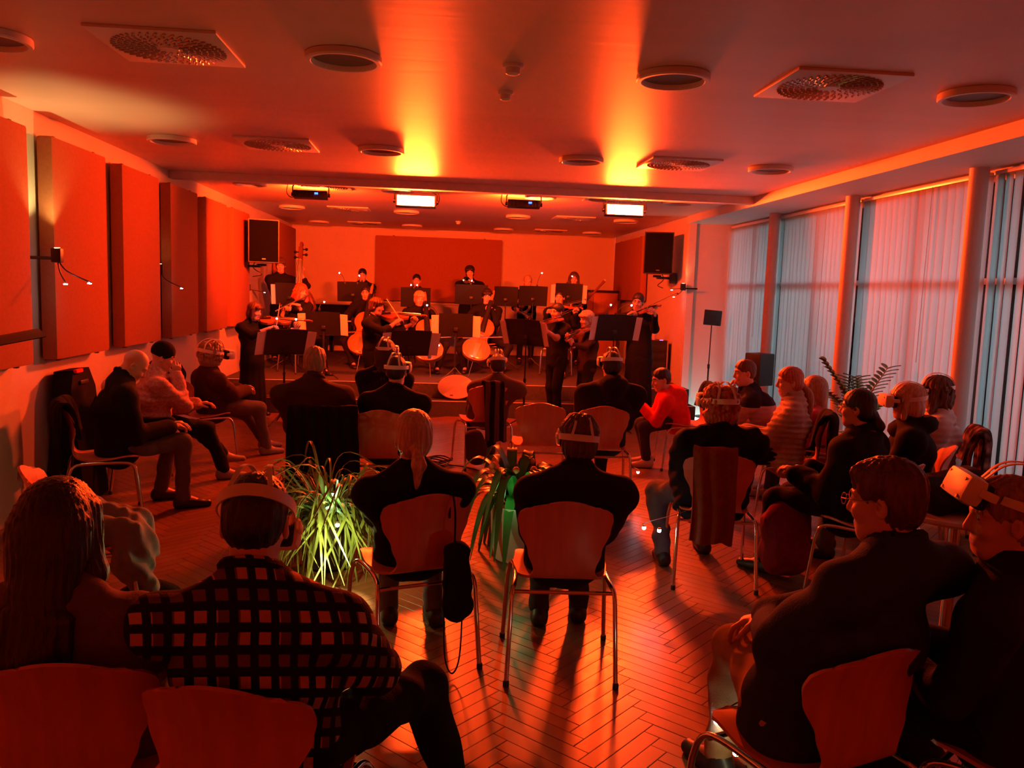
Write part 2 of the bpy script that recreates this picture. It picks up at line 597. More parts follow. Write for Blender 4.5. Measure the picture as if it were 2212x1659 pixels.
class Person:
    """world-space joints; build() makes an Empty 'person' with body, garments, shoes, hair as parts"""
    def __init__(s, pel, head, yaw, hy=0, hp=0, hr=0, size=1.0, sw=.185, floor=0.0, seated=True, twist=0, hs=1.0, shd=.094):
        s.pel, s.head, s.size, s.floor, s.seated, s.hs = V(*pel), V(*head), size, floor, seated, hs
        a = math.radians(yaw)
        s.yaw = a
        s.F = V(-math.sin(a), math.cos(a), 0); s.R = V(math.cos(a), math.sin(a), 0)
        t = math.radians(yaw + twist)
        s.Fs = V(-math.sin(t), math.cos(t), 0); s.Rs = V(math.cos(t), math.sin(t), 0)
        s.HR = Rz(math.radians(yaw + hy)) @ Rx(-math.radians(hp)) @ Ry(math.radians(hr))
        s.N = s.head + (s.HR @ V(0, -.028, -.105)) * s.hs - V(0, 0, .032) * s.size - s.Fs * .008
        s.shL = s.N - s.Rs * sw * size - V(0, 0, shd) * size
        s.shR = s.N + s.Rs * sw * size - V(0, 0, shd) * size
        if seated and floor == 0: s.pel = s.pel + s.F * .055 - V(0, 0, .022)
        s.hands = {}
        s.feet = {}
    def at(s, r, f, u):
        """body-frame point: right, forward of the pelvis, height above the floor"""
        q = s.pel + s.R * r + s.F * f
        return V(q[0], q[1], s.floor + u)
    def arm(s, side, target, pole=None, hdir=None, dors=None, curl=25):
        sh = s.shL if side == 'L' else s.shR
        sg = -1 if side == 'L' else 1
        if pole is None: pole = s.Rs * sg * .20 - s.Fs * .30 - V(0, 0, 1.0)
        e, wv = ik(sh, target, .272 * s.size, .248 * s.size, pole)
        s.hands[side] = (e, wv, hdir, dors, curl)
        return s
    def leg(s, side, foot, pole=None, toe=None):
        sg = -1 if side == 'L' else 1
        hip = s.pel + s.R * sg * .088 * s.size
        if pole is None: pole = V(0, 0, 1) + s.F * .4 if s.seated else s.F
        k, a = ik(hip, V(*foot) + V(0, 0, .075 * s.size), .42 * s.size, .40 * s.size, pole)
        s.feet[side] = (hip, k, a, s.F if toe is None else V(*toe) / np.linalg.norm(toe))
        return s
    def lap(s, spread=.08, f=.30, u=None):
        u = (s.pel[2] - s.floor + .13) if u is None else u
        for sd, sg in (('L', -1), ('R', 1)):
            if sd not in s.hands: s.arm(sd, s.at(sg * spread * s.size, f * s.size, u))
        return s
    def sit(s, f=.45, w=.11):
        for sd, sg in (('L', -1), ('R', 1)):
            if sd not in s.feet: s.leg(sd, s.at(sg * w, f * s.size, 0))
        return s
    def stand(s, w=.10):
        for sd, sg in (('L', -1), ('R', 1)):
            if sd not in s.feet: s.leg(sd, s.at(sg * w, .03 * (1 if sd == 'L' else -1), 0))
        return s
    def build(s, label, top, bottom, shoes, hair=None, hairm=None, skin=SKIN, vox=.015, sleeve='long', skirt=0.0, c=.012, hem=.10,
              collar=0.0, hood=False, amp=.004, top_name='sweater', hvox=None, group=None, bottom_name='trousers', seed=None, foldf=34.0, rib=0.0, puff=False):
        seed = int(abs(s.head[0] * 977 + s.head[1] * 131)) if seed is None else seed
        z = V(0, 0, 1); sz = s.size
        org = V(s.pel[0], s.pel[1], s.floor)
        root = empty('person', org, 0, label, 'person', group)
        hv = hvox or max(.0062, vox * .5)
        rad = .5 * (1 + sz)
        chest = s.pel * .40 + s.N * .60 - s.Fs * (.012 if s.seated else .0)
        chest = chest - V(0, 0, .02)
        # --- skin body
        B = Field()
        B.cone(s.pel, chest, .085 * rad, .092 * rad, lat=s.R, sx=1.35)
        B.cone(chest, s.N - z * .05, .092 * rad, .06 * rad, lat=s.Rs, sx=1.5)
        B.cone(s.N - z * .06, s.N + (s.head - s.N) * .45, .060 * s.hs, .052 * s.hs, k=.03)
        for sd in 'LR':
            e, wv, _, _, _ = s.hands[sd]
            sh = s.shL if sd == 'L' else s.shR
            B.cone(s.N - z * .05, sh, .05 * rad, .046 * rad)
            B.cone(sh, e, .045 * rad, .038 * rad); B.cone(e, wv, .039 * rad, .025 * rad)
            hip, kn, an, toe = s.feet[sd]
            B.cone(hip, kn, .072 * rad, .05 * rad); B.cone(kn, an, .048 * rad, .033 * rad, k=.02)
            B.cone(an, an + toe * .11 - z * .045, .034, .028)
        parts = [B.mesh(max(.016, vox * 1.15))]
        nb = len(parts[0][1])
        hvv, hq, hmi = head_template(max(hv, .0062))
        parts.append((hvv * s.hs @ s.HR.T + s.head, hq))
        for sd in 'LR':
            e, wv, hd, dors, curl = s.hands[sd]
            hd = (wv - e) if hd is None else V(*hd)
            hd = hd / np.linalg.norm(hd)
            dz = z + s.Fs * .2 if dors is None else V(*dors)
            x = np.cross(hd, dz); x = x / np.linalg.norm(x); dz = np.cross(x, hd)
            hvx, hqx = hand_template(curl, .0058)
            hvx = hvx * (.55 + .45 * sz)
            if sd == 'L': hvx = hvx * V(-1, 1, 1); hqx = hqx[:, ::-1]
            parts.append((np.outer(hvx[:, 0], x) + np.outer(hvx[:, 1], hd) + np.outer(hvx[:, 2], dz) + wv, hqx))
        v, q = join(parts)
        me = np_mesh('body', v - org, q)
        for m in (skin, EYE, LIP, hairm or EYE): me.materials.append(m)
        mi = np.zeros(len(q), int); mi[nb:nb + len(hmi)] = hmi
        if len(me.polygons) == len(mi): me.polygons.foreach_set('material_index', mi.astype(np.int32))
        link(bpy.data.objects.new('body', me), root)
        # --- upper garment
        T = Field()
        b = 1.0 + (.12 if puff else 0)
        T.cone(s.pel + z * .02, chest, (.108 + c) * rad * b, (.118 + c) * rad * b, lat=s.R, sx=1.33)
        T.cone(chest, s.N - z * .055, (.118 + c) * rad, (.066 + c) * rad, lat=s.Rs, sx=1.5)
        T.cone(s.pel - z * (hem if not s.seated else .045) , s.pel + z * .03, (.118 + c) * rad * b, (.112 + c) * rad * b, lat=s.R, sx=1.38)
        T.cone(s.N - z * .03, s.N + (s.head - s.N) * (.10 + collar), .062 * s.hs + c * .4, .058 * s.hs + c * .5, k=.03)
        for sd in 'LR':
            e, wv, _, _, _ = s.hands[sd]
            sh = s.shL if sd == 'L' else s.shR
            T.cone(s.N - z * .035, sh, (.056 + c) * rad, (.053 + c) * rad, k=.04)
            if sleeve == 'long':
                T.cone(sh, e, (.053 + c) * rad * b, (.044 + c) * rad * b, k=.035); T.cone(e, e + (wv - e) * .97, (.044 + c) * rad * b, (.030 + c) * rad, k=.03)
            elif sleeve == 'half':
                T.cone(sh, e, (.053 + c) * rad, (.047 + c) * rad, k=.035); T.cone(e, e + (wv - e) * .35, (.045 + c) * rad, (.044 + c) * rad, k=.02)
            else:
                T.cone(sh, sh + (e - sh) * .7, (.053 + c) * rad, (.050 + c) * rad, k=.035)
        if hood:
            h0 = s.N - s.Fs * .075 + z * .0
            T.ell(h0, (.125, .125, .075), k=.03); T.ell(h0 - s.Fs * .05 - z * .05, (.085, .085, .09), k=.04)
            T.ell(s.N + (s.head - s.N) * .6 + s.Fs * .01, V(.075, .075, .085) * s.hs, k=.01, op=-1)
        else:
            T.cone(s.N + (s.head - s.N) * .02, s.head + s.Fs * .01, .056 * s.hs, .062 * s.hs, k=.006, op=-1)
        fo = folds(seed, amp, foldf)
        nz = fo if not rib else (lambda X, Y, Z: fo(X, Y, Z) + rib * np.sin(Z * 150 + 14 * (X * s.R[0] + Y * s.R[1])))
        v, q = T.mesh(vox, noise=nz)
        me = np_mesh(top_name, v - org, q); me.materials.append(top)
        tob = link(bpy.data.objects.new(top_name, me), root)
        if not hood:
            ax = (s.head - s.N); ax = ax / np.linalg.norm(ax)
            e1 = np.cross(ax, s.Fs); e1 /= np.linalg.norm(e1); e2 = np.cross(ax, e1)
            cc = s.N + (s.head - s.N) * (.20 + collar * .5) - ax * .006
            rr_ = .057 * s.hs
            cl = MB().tube([cc + (e1 * math.cos(a) + e2 * math.sin(a) * 1.06) * rr_ * (1 + .05 * math.sin(3 * a + seed)) + z * .010 * math.sin(a) - org for a in np.linspace(0, 2 * PI, 25)[:-1]], .0085 + c * .35 + collar * .03, 8, closed=True)
            cl.build('collar', top, root)
        # --- lower garment
        L = Field()
        if skirt > 0:
            lowz = s.floor + skirt
            p0 = s.pel + z * .06; p1 = V(s.pel[0], s.pel[1], lowz)
            L.cone(p0, s.pel - z * .12, .115 * rad, .135 * rad, lat=s.R, sx=1.3); L.cone(s.pel - z * .12, p1, .130 * rad, .165 * rad, lat=s.R, sx=1.25)
            v, q = L.mesh(vox, cuts=[((0, 0, -1), -lowz)], noise=(lambda X, Y, Z: .010 * np.sin(np.arctan2(Y - s.pel[1], X - s.pel[0]) * 11 + seed) * np.clip((s.pel[2] - Z) * 1.6, 0, 1)))
        else:
            L.ell(s.pel, V(.138, .138, .112) * rad, k=.04) if s.seated else L.cone(s.pel + z * .07, s.pel - z * .03, .108 * rad, .115 * rad, lat=s.R, sx=1.35)
            for sd in 'LR':
                hip, kn, an, toe = s.feet[sd]
                L.cone(hip, kn, .090 * rad, .066 * rad, k=.035); L.cone(kn, an - (an - kn) * .03, .064 * rad, .050 * rad, k=.03)
            v, q = L.mesh(vox, cuts=[((0, 0, -1), -(s.floor + .03))], noise=folds(seed + 9, amp * .9, 38.0))
        me = np_mesh(bottom_name, v - org, q); me.materials.append(bottom)
        link(bpy.data.objects.new(bottom_name, me), root)
        # --- shoes
        for sd in 'LR':
            hip, kn, an, toe = s.feet[sd]
            g = V(an[0], an[1], s.floor)
            lz = an[2] - .075 * sz
            S = Field()
            heel = V(an[0], an[1], lz) - toe * .035 + z * .03; tip = V(an[0], an[1], lz) + toe * .165 * sz + z * .022
            x = np.cross(toe, z)
            S.cone(heel, tip, .036, .030, k=.02, lat=x, sx=1.15); S.cone(heel + z * .03, tip + z * .005 - toe * .06, .034, .03, k=.03)
            S.cone(an + z * .01, an - z * .03, .042, .042, k=.02)
            v, q = S.mesh(.011, cuts=[((0, 0, -1), -(lz + .002))])
            me = np_mesh('shoe', v - org, q); me.materials.append(shoes)
            link(bpy.data.objects.new('shoe', me), root)
        # --- hair
        if hair:
            v, q = hair_template(hair, max(hv, .0062), seed=1 + seed % 3)
            me = np_mesh('hair', (v * s.hs) @ s.HR.T + s.head - org, q); me.materials.append(hairm)
            nm = 'knit_cap' if hair == 'beanie' else 'hair'
            me.name = nm
            link(bpy.data.objects.new(nm, me), root)
        s.root = root; s.org = org; s.hv = hv; s.chest = chest
        return s
    def head_mw(s):
        m = Matrix(s.HR.tolist()).to_4x4() @ Matrix.Diagonal((s.hs * .92, s.hs * .92, s.hs * .92, 1))
        m.translation = Vector(s.head)
        return m
    def part(s, mb, name, m, at_head=True):
        """extra part given in the head frame (template units)"""
        mw = Matrix.Translation(Vector(-s.org)) @ s.head_mw() if at_head else Matrix.Translation(Vector(-s.org))
        return mb.build(name, m, s.root, mw=mw)
    def glasses(s, m):
        g = MB()
        for sx in (-1, 1):
            g.tube([(sx * .033 + .021 * math.cos(a), .108, .004 + .017 * math.sin(a)) for a in np.linspace(0, 2 * PI, 15)[:-1]], .0016, 6, closed=True)
            g.tube([(sx * .054, .107, .010), (sx * .077, .085, .012), (sx * .080, .0, .008), (sx * .078, -.02, -.006)], .0016, 6)
        g.tube([(-.012, .108, .008), (0, .111, .011), (.012, .108, .008)], .0016, 6)
        return s.part(g, 'glasses', m)

# ------------------------------------------------------------------ head-mounted displays
WHITE_PL = mat('headset_white_plastic', (.78, .74, .70), .45, var=.03)
BLACK_PL = mat('black_plastic', (.012, .012, .013), .45)
BLACK_FOAM = mat('black_foam', (.01, .01, .01), .9)
HEADSET = {}
def headset_parts():
    if HEADSET: return HEADSET
    n = 40
    def ring(t):                      # t 0 front .. 1 around; band over the ears, higher at the back
        a = 2 * PI * t
        y = .108 * math.cos(a) - .012; x = .0905 * math.sin(a)
        zz = .012 + .030 * (1 - math.cos(a)) * .5
        return V(x, y, zz)
    P = []
    for j, hh in enumerate((-.0125, -.008, .008, .0125)):
        P.append([])
        for i in range(n + 1):
            t = .14 + .72 * i / n
            c = ring(t)
            P[-1].append(c + V(0, 0, hh * (1.0 + .25 * math.sin(PI * i / n))))
    m = MB(); m.sheet(P, .005)
    HEADSET['strap_band'] = (m.mesh('strap_band'), WHITE_PL)
    for k, sx in enumerate((-1, 1)):
        m = MB()
        pts = [V(sx * .012, .100, .050), V(sx * .016, .075, .105), V(sx * .020, .03, .135), V(sx * .026, -.03, .138), V(sx * .034, -.085, .108), V(sx * .046, -.108, .055)]
        pts = smooth_pts(pts, 5)
        P = [[np.array(p) + V(o, 0, 0) for p in pts] for o in (-.006, -.003, .003, .006)]
        m.sheet(P, .0035)
        HEADSET['top_strap%d' % k] = (m.mesh('top_strap'), WHITE_PL)
    m = MB(); m.box((0, .135, .006), (.178, .062, .088), b=.024)
    for sx in (-1, 1): m.box((sx * .089, .100, .012), (.012, .05, .026), b=.005)
    HEADSET['visor'] = (m.mesh('visor'), WHITE_PL)
    m = MB(); m.box((0, .100, .002), (.15, .034, .082), b=.014)
    HEADSET['face_pad'] = (m.mesh('face_pad'), BLACK_FOAM)
    m = MB()
    for sx in (-1, 1):
        for zz in (-.025, .03): m.lathe([(.0001, .166), (.006, .1662), (.0065, .165)], 10, Matrix.Rotation(-PI / 2, 4, 'X') @ Matrix.Translation((sx * .062, -zz, 0)), caps=False)
    HEADSET['camera_lens'] = (m.mesh('camera_lens'), BLACK_PL)
    for me, mm in HEADSET.values(): me.materials.append(mm)
    return HEADSET

def vr_headset(p, label, tilt=0, up=0.0, sc=1.06, sz=None):
    sz = sz or sc * .96
    mw = p.head_mw() @ Matrix.Rotation(math.radians(tilt), 4, 'X') @ Matrix.Translation((0, 0, up)) @ Matrix.Diagonal((sc, sc, sz, 1))
    r = empty('vr_headset', label=label, cat='VR headset', group='VR headsets worn by the audience', mw=mw)
    for nm, (me, mm) in headset_parts().items():
        link(bpy.data.objects.new(nm.rstrip('01'), me), r)
    return r

# ------------------------------------------------------------------ the room
XL, XF, XW, HC, YB = -2.87, 3.54, 4.20, 2.85, 16.8
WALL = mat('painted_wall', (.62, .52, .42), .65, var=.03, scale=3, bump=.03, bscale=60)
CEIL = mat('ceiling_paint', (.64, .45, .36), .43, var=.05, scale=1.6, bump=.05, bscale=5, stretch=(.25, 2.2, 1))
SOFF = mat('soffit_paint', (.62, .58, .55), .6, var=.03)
STAGE = mat('stage_carpet', (.055, .045, .04), .85, var=.25, scale=60, bump=.2, bscale=220)
NOSE = mat('step_nosing_metal', (.72, .66, .60), .45, .1)

def struct(name, mb, m, label=None, smooth=False):
    o = mb.build(name, m, smooth=smooth)
    return tag(o, label, None, None, 'structure')

fl = struct('floor', MB().box((.70, 4.0, -.06), (7.2, 14.1, .10)), mat('floor_subfloor', (.05, .03, .02), .8), 'brown herringbone parquet floor of the hall')
def plank_mat():
    m = mat('oak_parquet', (.30, .16, .075), .36)
    nt = m.node_tree; b = nt.nodes['Principled BSDF']
    tc = nt.nodes.new('ShaderNodeTexCoord'); mp = nt.nodes.new('ShaderNodeMapping'); mp.inputs['Scale'].default_value = (1, 1, 1)
    gi = nt.nodes.new('ShaderNodeNewGeometry'); oi = nt.nodes.new('ShaderNodeObjectInfo')
    ad = nt.nodes.new('ShaderNodeMath'); ad.operation = 'ADD'
    nt.links.new(gi.outputs['Random Per Island'], ad.inputs[0]); nt.links.new(oi.outputs['Random'], ad.inputs[1])
    fr = nt.nodes.new('ShaderNodeMath'); fr.operation = 'FRACT'; nt.links.new(ad.outputs[0], fr.inputs[0])
    n = nt.nodes.new('ShaderNodeTexNoise'); n.inputs['Scale'].default_value = 9; n.inputs['Detail'].default_value = 6
    nt.links.new(tc.outputs['Object'], mp.inputs[0]); nt.links.new(mp.outputs[0], n.inputs['Vector'])
    a2 = nt.nodes.new('ShaderNodeMath'); a2.operation = 'MULTIPLY_ADD'; a2.inputs[1].default_value = .5
    nt.links.new(n.outputs['Fac'], a2.inputs[0]); 
    m3 = nt.nodes.new('ShaderNodeMath'); m3.operation = 'MULTIPLY'; m3.inputs[1].default_value = .5
    nt.links.new(fr.outputs[0], m3.inputs[0]); nt.links.new(m3.outputs[0], a2.inputs[2])
    r = nt.nodes.new('ShaderNodeValToRGB')
    r.color_ramp.elements[0].color = (.14, .055, .020, 1); r.color_ramp.elements[1].color = (.26, .12, .05, 1)
    nt.links.new(a2.outputs[0], r.inputs[0]); nt.links.new(r.outputs[0], b.inputs['Base Color'])
    rr = nt.nodes.new('ShaderNodeMapRange'); rr.inputs['To Min'].default_value = .26; rr.inputs['To Max'].default_value = .44
    nt.links.new(n.outputs['Fac'], rr.inputs['Value']); nt.links.new(rr.outputs[0], b.inputs['Roughness'])
    return m
PARQ = plank_mat()
PARQ.node_tree.nodes['Principled BSDF'].inputs['Specular IOR Level'].default_value = .38
def plank_mb(mb, M, L=.42, wd=.07, t=.012, g=.0006, ch=.0016):
    a, b2 = L / 2 - g, wd / 2 - g
    v = [Vector((sx * (a - e), sy * (b2 - e), z)) for (e, z) in ((0, -t), (0, -ch), (ch, 0)) for sx, sy in ((-1, -1), (1, -1), (1, 1), (-1, 1))]
    f = [(8, 9, 10, 11)] + [(i * 4 + k, i * 4 + (k + 1) % 4, (i + 1) * 4 + (k + 1) % 4, (i + 1) * 4 + k) for i in (0, 1) for k in range(4)]
    mb.add([M @ p for p in v], f)
spots = []
n_, wd_ = 6, .07
for k in range(-140, 200):
    for m_ in range(-14, 16):
        for kind in (0, 1):
            cx, cy = (n_ / 2, .5) if kind == 0 else (.5, 1 + n_ / 2)
            cx += k + n_ * m_; cy += k - n_ * m_
            u, v_ = cx * wd_, cy * wd_
            x = (u - v_) * .70711 + .6; y = (u + v_) * .70711
            if XL + .02 < x < XW and 1.6 < y < 11.0: spots.append((x, y, (45 if kind == 0 else 135)))
vis = sorted(spots, key=lambda s_: (0 if (-.8 < s_[0] < 2.0 and 2.75 < s_[1] < 6.4) else 1, (s_[0] - .5) ** 2 * .7 + (s_[1] - 3.6) ** 2))
pm = MB(); plank_mb(pm, Matrix.Identity(4)); pme = pm.mesh('plank', smooth=False); pme.materials.append(PARQ)
for (x, y, a) in vis[:300]:
    o = bpy.data.objects.new('plank', pme); o.location = (x, y, rnd.uniform(-.0004, .0004)); o.rotation_euler = (0, 0, math.radians(a) + (PI if rnd.random() < .5 else 0)); link(o, fl)
st = MB()
for (x, y, a) in vis[300:]:
    plank_mb(st, Matrix.Translation((x, y, rnd.uniform(-.0004, .0004))) @ Matrix.Rotation(math.radians(a), 4, 'Z'))
tag(st.build('parquet_planks', PARQ, fl, smooth=False), kind='stuff')

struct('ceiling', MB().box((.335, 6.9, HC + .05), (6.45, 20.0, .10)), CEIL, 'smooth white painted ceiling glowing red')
struct('trim_1', MB().box((.335, 9.335, 2.809), (6.41, .13, .082), b=.004), SOFF, 'shallow white beam crossing the ceiling')
struct('ceiling_soffit', MB().box((3.97, 4.4, 2.80), (.86, 14.8, .104)), SOFF, 'lower white soffit strip along the windows')
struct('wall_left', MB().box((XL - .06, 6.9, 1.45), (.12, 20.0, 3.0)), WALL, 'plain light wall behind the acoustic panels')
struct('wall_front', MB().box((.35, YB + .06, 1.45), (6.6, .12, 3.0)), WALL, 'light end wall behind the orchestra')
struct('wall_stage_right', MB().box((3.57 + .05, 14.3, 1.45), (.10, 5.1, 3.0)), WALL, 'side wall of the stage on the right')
struct('wall_pier', MB().box((4.0, 11.85, 1.45), (.88, .12, 3.0), b=.004), WALL, 'light wall pier between stage and windows')
struct('wall_back', MB().box((.7, -3.06, 1.45), (7.4, .12, 3.0)), WALL, 'wall behind the camera')
struct('wall_right', MB().box((4.28, 4.4, .15), (.16, 14.8, .34)).box((4.30, .55, 1.5), (.12, 7.2, 3.0)).box((4.30, 4.4, 2.80), (.12, 14.8, .18)), WALL, 'low parapet and head of the window wall')  # unseen full-height stretch near the camera added in place of windows to cut daylight
struct('window_sill', MB().box((4.23, 6.0, .335), (.22, 11.7, .03), b=.006), mat('sill_white', (.75, .75, .74), .4), 'white sill below the vertical blinds')

# stage
sg = struct('stage_platform', MB().box((.35, 13.95, .05), (6.44, 5.84, .30)).box((.35, 14.10, .302), (6.44, 5.48, .196)), STAGE, 'dark carpeted stage with two steps')
for i, (y, z) in enumerate(((11.04, .2), (11.37, .4))):
    o = MB().box((.35, y + .018, z - .012), (6.4, .045, .028), b=.005).build('trim_%d' % (i + 2), NOSE); tag(o, 'pale metal nosing of the %s stage step' % ('lower', 'upper')[i], kind='structure')
LAM = mat('wainscot_grey', (.55, .50, .48), .5, var=.03)
wn = empty('trim_4'); tag(wn, 'pale grey wainscot boards along the end wall', kind='structure')
xs = np.linspace(-1.05, 3.5, 6)
for i in range(5):
    MB().box(((xs[i] + xs[i + 1]) / 2, YB - .02, .885), (xs[i + 1] - xs[i] - .008, .035, .97), b=.004).build('board', LAM, wn)
MB().box((1.22, YB - .03, 1.385), (4.6, .06, .025), b=.004).build('cap_rail', LAM, wn)

# columns, windows, blinds
COLM = mat('column_paint', (.58, .50, .46), .55)
ycol = (9.97, 8.05, 6.11, 4.17, 2.24, .35)
for i, y in enumerate(ycol):
    o = MB().lathe([(.07, .0), (.07, 2.75)], 28).build('column', COLM, loc=(4.085, y, 0)); tag(o, 'slim round white column number %d from the stage' % (i + 1), kind='structure')
FRAME = mat('window_frame', (.35, .36, .36), .45)
def glass_mat():
    m = bpy.data.materials.new('window_glass'); m.use_nodes = True; nt = m.node_tree
    nt.nodes.remove(nt.nodes['Principled BSDF'])
    t = nt.nodes.new('ShaderNodeBsdfTransparent'); t.inputs[0].default_value = (.86, .93, .93, 1)
    g = nt.nodes.new('ShaderNodeBsdfGlossy'); g.inputs['Roughness'].default_value = .02
    f = nt.nodes.new('ShaderNodeFresnel'); mx = nt.nodes.new('ShaderNodeMixShader')
    nt.links.new(f.outputs[0], mx.inputs[0]); nt.links.new(t.outputs[0], mx.inputs[1]); nt.links.new(g.outputs[0], mx.inputs[2])
    nt.links.new(mx.outputs[0], nt.nodes['Material Output'].inputs[0])
    return m
GLASS = glass_mat()
def slat_mat():
    m = bpy.data.materials.new('blind_fabric'); m.use_nodes = True; nt = m.node_tree
    nt.nodes.remove(nt.nodes['Principled BSDF'])
    d = nt.nodes.new('ShaderNodeBsdfDiffuse'); d.inputs[0].default_value = (.66, .62, .60, 1)
    t = nt.nodes.new('ShaderNodeBsdfTranslucent'); t.inputs[0].default_value = (.70, .71, .72, 1)
    mx = nt.nodes.new('ShaderNodeMixShader'); mx.inputs[0].default_value = .72
    tc = nt.nodes.new('ShaderNodeTexCoord'); n = nt.nodes.new('ShaderNodeTexNoise'); n.inputs['Scale'].default_value = 260
    bp = nt.nodes.new('ShaderNodeBump'); bp.inputs['Strength'].default_value = .15
    nt.links.new(tc.outputs['Object'], n.inputs['Vector']); nt.links.new(n.outputs['Fac'], bp.inputs['Height']); nt.links.new(bp.outputs[0], d.inputs['Normal'])
    nt.links.new(d.outputs[0], mx.inputs[1]); nt.links.new(t.outputs[0], mx.inputs[2])
    nt.links.new(mx.outputs[0], nt.nodes['Material Output'].inputs[0])
    return m
SLAT = slat_mat()
RAIL = mat('blind_rail', (.7, .7, .7), .35, .3)
sm = MB()
P = [[V(x, .008 * (1 - (x / .058) ** 2), z) for x in np.linspace(-.058, .058, 5)] for z in (-2.325, -1.55, -.75, 0)]
sm.sheet(P, .0012)
slat_me = sm.mesh('slat'); slat_me.materials.append(SLAT)
bays = [(9.99, 11.78), (8.07, 9.95), (6.13, 8.03), (4.19, 6.09)]
bn = ['beside the stage pier', 'between first and second columns', 'behind the leafy plant, wide middle bay', 'at the right picture edge']
for i, (y0, y1) in enumerate(bays):
    wroot = empty('window_%d' % (i + 1), (4.31, (y0 + y1) / 2, .35)); tag(wroot, 'tall window with dark frame %s' % bn[i], kind='structure')
    wl = y1 - y0 + .04; hh = 2.36
    for j, zz in enumerate((.02, 1.55, hh - .02)): MB().box((0, 0, zz), (.06, wl, .05), b=.004).build('rail', FRAME, wroot)
    for yy in (-wl / 2, 0, wl / 2): MB().box((0, yy, hh / 2), (.06, .055, hh), b=.004).build('mullion', FRAME, wroot)
    for sx in (-1, 1): MB().box((0, sx * wl / 4, hh / 2), (.008, wl / 2 - .05, hh - .08)).build('pane', GLASS, wroot)
    bl = empty('vertical_blind', (4.205, (y0 + y1) / 2, 2.70), 0, 'white vertical slat blind %s' % bn[i], 'blind', 'vertical blinds on the window wall')
    MB().box((0, 0, .012), (.045, y1 - y0 - .02, .03), b=.004).build('head_rail', RAIL, bl)
    n = int((y1 - y0) / .105)
    for k in range(n):
        o = bpy.data.objects.new('slat', slat_me); link(o, bl)
        op = -14 if i < 2 else (-9 if i == 2 else (9 if i == 3 else -14))
        o.location = (rnd.uniform(-.004, .004), (k - (n - 1) / 2) * .105, -.005)
        o.rotation_euler = (rnd.uniform(-.004, .004), rnd.uniform(-.004, .004), math.radians(90 - op + rnd.uniform(-6, 6)))
    ch = MB(); ch.tube([(-.035, -(y1 - y0) * .12, 0), (-.04, -(y1 - y0) * .12 + .01, -1.5)], .003, 5); ch.build('pull_chain', RAIL, bl)

# outside
GRASS = mat('wet_lawn', (.08, .12, .07), .9, var=.4, scale=3)
tag(MB().box((24, 5, -.35), (38.5, 60, .1)).build('ground', GRASS), 'dim lawn outside the windows', kind='structure')
LEAF = mat('hedge_leaves', (.06, .11, .06), .7, var=.5, scale=18, bump=.8, bscale=30)
def blob(name, label, cat, elements, vox, amp, fq, loc):
    F = Field()
    for c, r in elements: F.ell(c, r, k=.2)
    v, q = F.mesh(vox, noise=folds(len(label), amp, fq))
    me = np_mesh(name, v, q); me.materials.append(LEAF); o = link(bpy.data.objects.new(name, me)); o.location = loc
    return tag(o, label, cat)
blob('hedge', 'dark clipped hedge outside the windows', 'hedge', [((0, y, .5), (.55, 1.6, .75)) for y in np.arange(-8, 11, 1.6)], .09, .06, 9, (8.5, 3, -.3))
for i, (x, y, h) in enumerate(((15, 3, 4.5), (18, 11, 5.5), (13, -4, 4.0))):
    t = empty('tree', (x, y, -.3), 0, ('bare-trunked tree on the lawn opposite the middle window', 'tall tree far out beyond the window by the stage', 'small tree outside the window nearest the camera')[i], 'tree')
    F = Field()
    for k in range(7): F.ell((rnd.uniform(-.9, .9), rnd.uniform(-.9, .9), h * .6 + rnd.uniform(-.6, 1.0)), (.8, .8, .75), k=.3)
    v, q = F.mesh(.14, noise=folds(i, .12, 7)); me = np_mesh('crown', v, q); me.materials.append(LEAF); link(bpy.data.objects.new('crown', me), t)
    MB().tube([(0, 0, 0), (.05, 0, h * .3), (0, .05, h * .65)], [.16, .12, .07], 8).build('trunk', mat('bark', (.06, .045, .035), .9, bump=.6, bscale=20), t)
struct('roof_overhang', MB().box((4.95, 4.4, 2.98), (1.2, 14.8, .14)), mat('overhang_concrete', (.3, .3, .3), .8), 'concrete roof overhang outside the windows')

# acoustic panels
PANEL = mat('panel_fabric', (.34, .13, .06), .95, var=.06, scale=40, bump=.25, bscale=260, spec=.1)
CLIP = mat('panel_clip', (.10, .08, .07), .5)
def panel(label, c, w, h, t, ax, m=PANEL, group='acoustic wall panels'):
    """ax 'x': hangs on a side wall (faces x); 'y': hangs on the end wall"""
    r = empty('acoustic_panel', c, 0, label, 'panel', group)
    d = (t, w, h) if ax == 'x' else (w, t, h)
    MB().box((0, 0, 0), d, b=.022).build('fabric_core', m, r)
    for sx in (-1, 1):
        for sz in (-1, 1):
            p = (0, sx * w * .36, sz * (h / 2 + .006)) if ax == 'x' else (sx * w * .36, 0, sz * (h / 2 + .006))
            MB().box(p, (.03, .03, .018), b=.004).build('clip', CLIP, r)
py = (4.95, 6.27, 7.59, 8.90, 10.22, 11.53)
pl = ['orange acoustic panel cut by the left picture edge', 'orange acoustic panel with the yellow light cone on it', 'orange acoustic panel right of the one with yellow light', 'orange acoustic panel with a small clip light at its left edge', 'narrow-looking orange acoustic panel left of the last hall panel', 'last orange acoustic panel before the left loudspeaker']
for y, l in zip(py, pl): panel(l, (XL + .078, y + .485, 1.885), .97, 1.59, .11, 'x')
panel('dim orange acoustic panel behind the double bass', (XL + .078, 15.6, 1.95), 1.7, 1.6, .11, 'x')
panel('large wide orange acoustic panel on the end wall', (.01, YB - .055, 2.065), 2.5, 1.27, .09, 'y')
